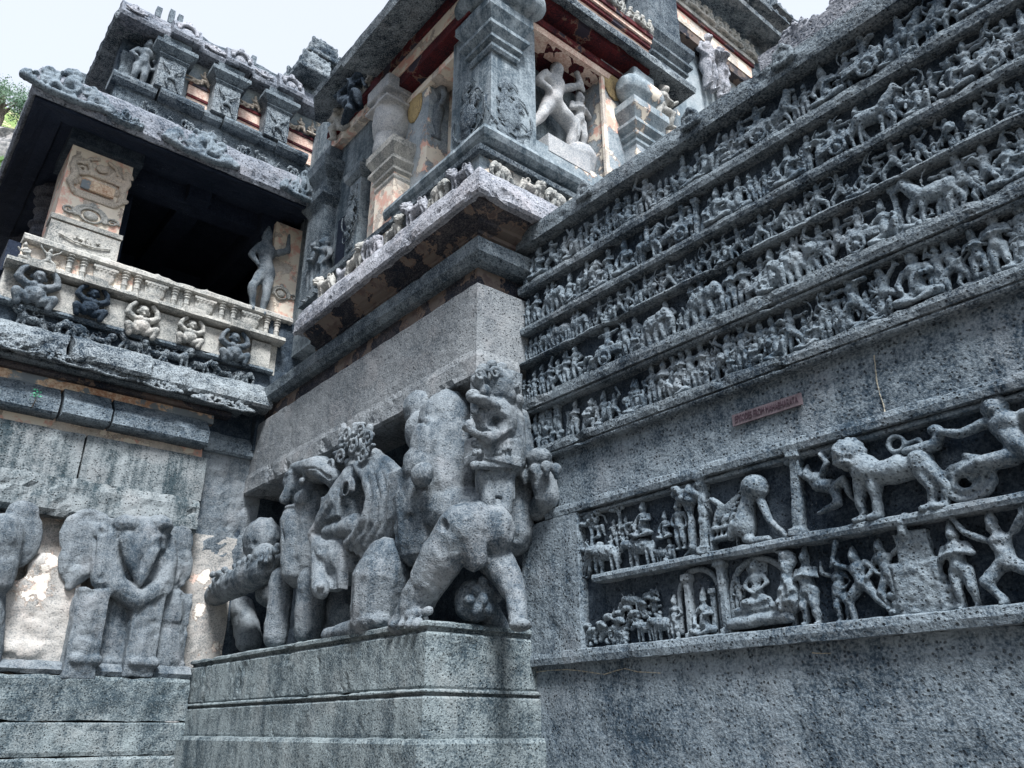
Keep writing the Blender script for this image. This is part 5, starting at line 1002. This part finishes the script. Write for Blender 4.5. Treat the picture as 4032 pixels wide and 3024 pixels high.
for x in (2.95, 4.2, 5.45):
    box('pilaster', x-.30, x+.28, 15.35, 15.95, 14.55, 15.55, 'dark_carving', wing, .07, .015, .02); capital('capital', x-.30, x+.28, 15.35, 16.0, wing, [(15.35, .0), (15.40, .05), (15.46, .01), (15.5, .06), (15.60, .16), (15.70, .16), (15.72, .0), (15.95, .02)], 'ledge')
    carve('dancer', (x, 15.34, 14.62), .62, wing, ROT_B, 1, 0, .8, 'dark_carving', name='carved_dancer')
for a, b, o in ((1.7, 2.75, .0), (2.75, 3.4, .18), (3.4, 4.0, .0), (4.0, 4.65, .14), (4.65, 5.3, .0), (5.3, 5.95, .14), (5.95, 6.8, 0)):
    wcourse('roof_course', [(-.9, 16.05), (.16+o, 15.98), (.24+o, 15.98), (.27+o, 16.06), (.20+o, 16.30), (.08+o, 16.50), (-.05, 16.56), (-.9, 16.60)], 'eave_stone', x0=a, x1=b, step=.07, amp=.018, chip=.05)
moulding('roof_course', [(1.76, 15.6, -1, 0), (1.76, 19.5, -1, 0)], [(-.9, 16.0), (.1, 16.0), (.14, 16.08), (.0, 16.45), (-.9, 16.5)], 'dark_carving', wing, .12, .03, .06)
wcourse('roof_crest', [(-.9, 16.55), (-.02, 16.55), (-.02, 16.68), (-.9, 16.70)], 'ledge', x0=2.9, x1=6.9, amp=.03, chip=.06)
for x in (3.08, 4.33, 5.62): 
    c = Clay(); c.arc((0, -.03, 0), .20, -10, 190, .05, 12); c.ell((0, .02, 0), (.13, .05, .13)); c.ell((0, -.02, .27), (.08, .05, .10)); c.ell((-.2, -.02, .1), .07); c.ell((.2, -.02, .1), .07)
    put(link('arched_boss', c.bake('arched_boss', .018, 1, .006, 9, mat='cornice'), wing), (x, 15.24, 16.22), ROT_B, (1, 1, 1), -12)
for px, h in ((655, .28), (692, .26), (600, .16), (1010, .15), (365, .16)):
    p = aty(px, 150, 15.7); box('finial', p[0]-.055, p[0]+.055, 15.6, 15.75, 16.6 if px > 500 else 13.9, (16.72 if px > 500 else 14.05)+h, 'ledge', wing, .06, .012)
for x0, mm in ((2.0, 61), (3.75, 62), (4.95, 63)):
    put(link('scroll_ornament', scroll_mesh(mm, .22, .2, 8, 'scroll_ornament', 'cornice'), wing), (x0, 15.33, 16.16), ROT_B, (1, 1, 1), -14)
for i in range(9): carve(('lion', 'kneel', 'elephant')[i % 3], (2.7+i*.42, 15.55, 13.82), .30, wing, ROT_B, (-1)**i, 0, 1.6, 'dark_carving', name='carved_beast')
p = aty(530, 330, 15.9); t = thing('statue', 'dark standing statue in the open corner of the upper parapet, at left', 'statue', (2.35, 15.8, 14.5)); carve('stand', (2.35, 15.75, 14.5), 1.5, t, ROT_B, 1, 4, 1.4, 'statue', name='body')
carve('flying', (2.72, 15.7, 15.2), .6, wing, ROT_B, -1, 0, 1.3, 'dark_carving', name='carved_person'); box('corner_stack', 2.0, 2.25, 15.9, 16.3, 14.5, 15.5, 'ledge', wing, .06, .03, .04)
t = thing('statue', 'tall grey guardian statue at the right edge of the dark porch opening', 'statue', (5.62, 15.6, 10.05))
carve('sway', (5.64, 15.62, 9.95), 2.5, t, ROT_B, -1, 3, .8, 'statue', name='body', wide=.78)
# the elephants of the wing
c = Clay(); ye = 15.2
c.ell(Y_(550, 2120, ye+.05), (.56, .36, .42)); c.ell(Y_(500, 2070, ye-.02), (.26, .3, .2)); c.ell(Y_(625, 2070, ye-.02), (.26, .3, .2))
c.line([Y_(440, 2120, ye), Y_(432, 2220, ye-.02), Y_(458, 2310, ye-.06), Y_(545, 2362, ye-.10), Y_(638, 2315, ye-.06), Y_(668, 2220, ye), Y_(668, 2130, ye+.02)], [.13, .16, .19, .21, .18, .14, .12])
c.line([Y_(500, 2130, ye-.2), Y_(520, 2210, ye-.24), Y_(550, 2300, ye-.26)], [.14, .12, .05]); c.line([Y_(610, 2130, ye-.2), Y_(585, 2210, ye-.24), Y_(552, 2300, ye-.26)], [.14, .13, .05]); c.ell(Y_(555, 2150, ye-.2), (.22, .14, .3))
c.box(Y_(550, 2230, ye+.05), (.45, .15, .4))
c.ell(Y_(345, 2110, ye+.10), (.46, .09, .50)); c.box(Y_(380, 2150, ye+.12), (.22, .07, .5)); c.ell(Y_(318, 2200, ye+.12), (.30, .08, .48), (0, 10, 0)); c.box(Y_(345, 2120, ye+.13), (.24, .07, .38)); c.cap(Y_(300, 2260, ye+.12), Y_(272, 2312, ye+.1), .16, .07); c.ell(Y_(270, 2180, ye+.1), (.14, .08, .4), (0, 6, 0))
c.ell(Y_(695, 2140, ye+.18), (.32, .10, .44)); c.ell(Y_(705, 2220, ye+.18), (.26, .10, .46), (0, -6, 0)); c.cap(Y_(685, 2280, ye+.16), Y_(672, 2325, ye+.14), .15, .07)
c.cap(Y_(395, 2090, ye+.05), Y_(400, 2280, ye), .15, .18)
for px, w, yo in ((332, .25, 0), (560, .25, .02), (455, .26, .3), (650, .34, .3)):
    a, b = Y_(px+(8 if px < 400 else 4), 2380, ye+yo), Y_(px-8, 2615, ye+yo); c.box(((a[0]+b[0])/2, (a[1]+b[1])/2, (a[2]+b[2])/2), (w, .2, .72)); c.cap(a, b, w*1.02, w*1.05); c.cap((b[0]-w*.7, b[1]-.2, 2.66), (b[0]+w*.7, b[1]-.2, 2.66), .09)
g = [([Y_(640, 2180, ye-.3), Y_(600, 2240, ye-.35), Y_(556, 2305, ye-.4)], .035, .05), ([Y_(300, 2040, ye), Y_(345, 2030, ye), Y_(388, 2050, ye)], .04, .05), ([Y_(400, 2090, ye-.1), Y_(404, 2096, ye-.1)], .07, .07), ([Y_(372, 2120, ye-.05), Y_(376, 2270, ye-.05)], .045, .05), ([Y_(300, 2130, ye-.05), Y_(310, 2260, ye-.05)], .04, .03)]
beast('elephant_statue', 'large front facing elephant with curled trunk and broad flat ears, standing on the left plinth', c, .021, g, 'statue', base=(3.8, 15.2, 2.6), chip=.03)
c = Clay(); c.ell(Y_(75, 2110, ye+.1), (.36, .16, .55), (0, -6, 0)); c.ell(Y_(90, 2020, ye+.1), (.26, .15, .22)); c.cap(Y_(0, 2100, ye), Y_(-20, 2280, ye), .35, .3); c.cap(Y_(-150, 2080, ye), Y_(-150, 2300, ye), .5, .35); c.cap(Y_(-230, 2350, ye), Y_(-240, 2620, ye), .3, .28); c.cap(Y_(-60, 2350, ye+.1), Y_(-70, 2620, ye+.1), .3, .28); c.ell(Y_(-330, 2130, ye+.1), (.36, .15, .55))
g = [([Y_(25, 2060, ye-.1), Y_(50, 2020, ye-.1), Y_(100, 2030, ye-.1), Y_(130, 2090, ye-.1)], .04, .04), ([Y_(80, 2040, ye-.1), Y_(70, 2180, ye-.1)], .05, .03)]
beast('elephant_statue', 'ear and side of a second elephant cut off by the left edge of the photo', c, .03, g, 'statue', base=(1.0, 15.2, 2.6), chip=.03)
c = Clay(); c.box(Y_(170, 2450, ye+.3), (.42, .16, .95)); c.ell(Y_(180, 2230, ye+.25), (.30, .15, .24)); c.ell(Y_(100, 2560, ye+.2), (.35, .14, .2)); c.box(Y_(20, 2480, ye+.32), (.5, .14, .8))
link('rough_pier', c.bake('rough_pier', .035, 3, .03, 3, .05, mat='peeling'), wing)
# small plant rooted in the painted band
def leaf_mesh(name, pts, size, mat, seed=0, flat=.5):
    rnd = random.Random(seed); V = []; Fc = []
    for p in pts:
        d = Vector((rnd.gauss(0, 1), rnd.gauss(0, 1), rnd.gauss(0, 1)*flat)).normalized(); e = d.orthogonal().normalized(); e.rotate(Matrix.Rotation(rnd.uniform(0, 6.28), 3, d)); s = size*rnd.uniform(.5, 1.3)
        f = d.cross(e); b = len(V); P = Vector(p)
        V += [tuple(P-e*s), tuple(P+f*s*.45+d*s*.15), tuple(P+e*s), tuple(P-f*s*.45)]; Fc.append((b, b+1, b+2, b+3))
    me = bpy.data.meshes.new(name); me.from_pydata(V, [], Fc); me.materials.append(MAT[mat]); me.update(); return me
def leafmat(name, a, b):
    m = bpy.data.materials.new(name); m.use_nodes = True; nt = m.node_tree; bs = nt.nodes['Principled BSDF']; bs.inputs['Roughness'].default_value = .6
    g = nt.nodes.new('ShaderNodeNewGeometry'); n = nt.nodes.new('ShaderNodeTexNoise'); n.inputs['Scale'].default_value = .8; n.inputs['Detail'].default_value = 5
    mx = nt.nodes.new('ShaderNodeMix'); mx.data_type = 'RGBA'; mx.inputs[6].default_value = (*a, 1); mx.inputs[7].default_value = (*b, 1)
    nt.links.new(g.outputs['Position'], n.inputs[0]); r = nt.nodes.new('ShaderNodeMapRange'); r.inputs[1].default_value = .35; r.inputs[2].default_value = .65; nt.links.new(n.outputs[0], r.inputs[0]); nt.links.new(r.outputs[0], mx.inputs[0]); nt.links.new(mx.outputs[2], bs.inputs['Base Color'])
    return m
MAT['leaf'] = leafmat('leaf', (0.06, 0.14, 0.05), (0.20, 0.32, 0.12)); MAT['leaf2'] = leafmat('leaf2', (0.07, 0.15, 0.09), (0.17, 0.27, 0.17)); MAT['sprout'] = leafmat('sprout', (0.03, 0.25, 0.13), (0.06, 0.38, 0.2))
MAT['bark'] = stone('bark', (0.05, 0.045, 0.04), (0.20, 0.17, 0.14), grain=14, bump=.6)
p = aty(140, 1556, 15.25); t = thing('plant', 'tiny green plant sprouting from the stone course below the lettered band at left', 'plant', tuple(p))
rnd = random.Random(5)
link('leaves', leaf_mesh('leaves', [(p[0]+rnd.gauss(0, .03), p[1]-.02+rnd.gauss(0, .02), p[2]+rnd.gauss(0, .045)) for _ in range(40)], .024, 'sprout', 2), t)
c = Clay(); c.line([(p[0], p[1]+.05, p[2]-.2), (p[0]+.02, p[1], p[2]-.08), (p[0], p[1]-.02, p[2])], [.012, .01, .007]); link('stem', c.bake('stem', .006, 0, mat='bark'), t)
# ------------------------------------------------------------------ quarry cliffs, grassy shoulder, trees and ground
MAT['cliff'] = stone('cliff', (0.07, 0.075, 0.08), (0.33, 0.32, 0.31), grain=3, streak=0.5, bump=1.0, bias=0.05)
def cliff(name, label, x0, x1, y0, y1, z1, step=1.2, amp=.7):
    o = box(name, x0, x1, y0, y1, 0.0, z1, 'cliff', None, step, amp, .6, .25); tag(o, label, 'cliff', kind='structure'); return o
cliff('cliff', 'cut rock face closing the courtyard on the left', -24, -17, -20, 44, 20)
cliff('cliff', 'grey rock face behind the porch wing', -24, 16, 44, 50, 28.2)
bm_v = []; bm_f = []
NX, NY = 60, 30
for j in range(NY+1):
    for i in range(NX+1):
        x = -24+40*i/NX; y = 44.2+22*j/NY; z = 28.2+max(0, (y-44.2))*.93+.9*fbm((x, y, 0), .16, 3)*(1 if j else .2); bm_v.append((x, y, z))
for j in range(NY):
    for i in range(NX): a = j*(NX+1)+i; bm_f.append((a, a+1, a+NX+2, a+NX+1))
gmt = stone('hill_soil', (0.07, 0.13, 0.035), (0.26, 0.34, 0.12), grain=5, bump=.4, streak=0, pits=0, speck=0, patch=((0.42, 0.40, 0.24), (0.3, 0.3, 0.16)), patch_at=.56, patch_scale=.5)
me = bpy.data.meshes.new('hill'); me.from_pydata(bm_v, [], bm_f); me.materials.append(gmt); me.polygons.foreach_set('use_smooth', [True]*len(me.polygons))
tag(link('hill', me), 'grassy slope above the rock face', 'hill', kind='structure')
cliff('upper_cliff', 'grey rock ledge crossing the grassy slope above the porch wing', -24, 13, 50.3, 53, 36.0, .7, .5)
gr = [( -20+34*random.random(), 44.4+12*random.random()) for _ in range(9000)]
pts = [(x, y, 28.25+(y-44.2)*.93+.9*fbm((x, y, 0), .16, 3)+.1) for x, y in gr]
tag(link('grass', leaf_mesh('grass', pts, .28, 'leaf', 3, .3)), 'bright grass on the slope above the rock face', 'grass', kind='stuff')
def tree(label, x, y, z, h, w, seed, mat):
    rnd = random.Random(seed); t = thing('tree', label, 'tree', (x, y, z), 'trees on the slope behind the porch')
    c = Clay(); c.line([(x, y, z), (x+.1*w, y, z+h*.3), (x-.05*w, y, z+h*.7)], [.05*h, .04*h, .015*h]); pts = []
    for k in range(16):
        a = rnd.uniform(0, 6.28); r = w*(.25+.55*rnd.random()); zz = z+h*(.35+.6*rnd.random()*(1-.3*r/w)); cx, cy = x+r*math.cos(a), y+r*math.sin(a)
        c.cap((x, y, z+h*.3*rnd.uniform(.6, 1.6)), (cx, cy, zz), .018*h, .006*h)
        for _ in range(150):
            pts.append((cx+rnd.gauss(0, .2*w), cy+rnd.gauss(0, .2*w), zz+rnd.gauss(0, .085*h)))
    link('trunk', c.bake('trunk', .06, 0, mat='bark'), t); link('crown', leaf_mesh('crown', pts, .085, mat, seed), t)
tree('broad pale green tree at the left edge behind the porch, tallest of the three', 0.7, 55.6, 38.6, 5.0, 1.5, 1, 'leaf2')
tree('lower bushy tree half hidden behind the eave corner, right of the tallest tree', 2.3, 56, 38.9, 4.6, 1.5, 2, 'leaf2')
tree('small tree cut by the left edge of the photo, left of the tallest tree', -1.0, 56.5, 39.0, 4.4, 1.5, 3, 'leaf')
MAT['ground'] = stone('ground', (0.06, 0.055, 0.05), (0.24, 0.22, 0.20), grain=12, bump=0.6)
me = bpy.data.meshes.new('ground'); me.from_pydata([(-300, -300, 0), (300, -300, 0), (300, 400, 0), (-300, 400, 0)], [], [(0, 1, 2, 3)]); me.materials.append(MAT['ground'])
tag(link('ground', me), 'trodden dusty rock floor of the courtyard', 'ground', kind='structure')
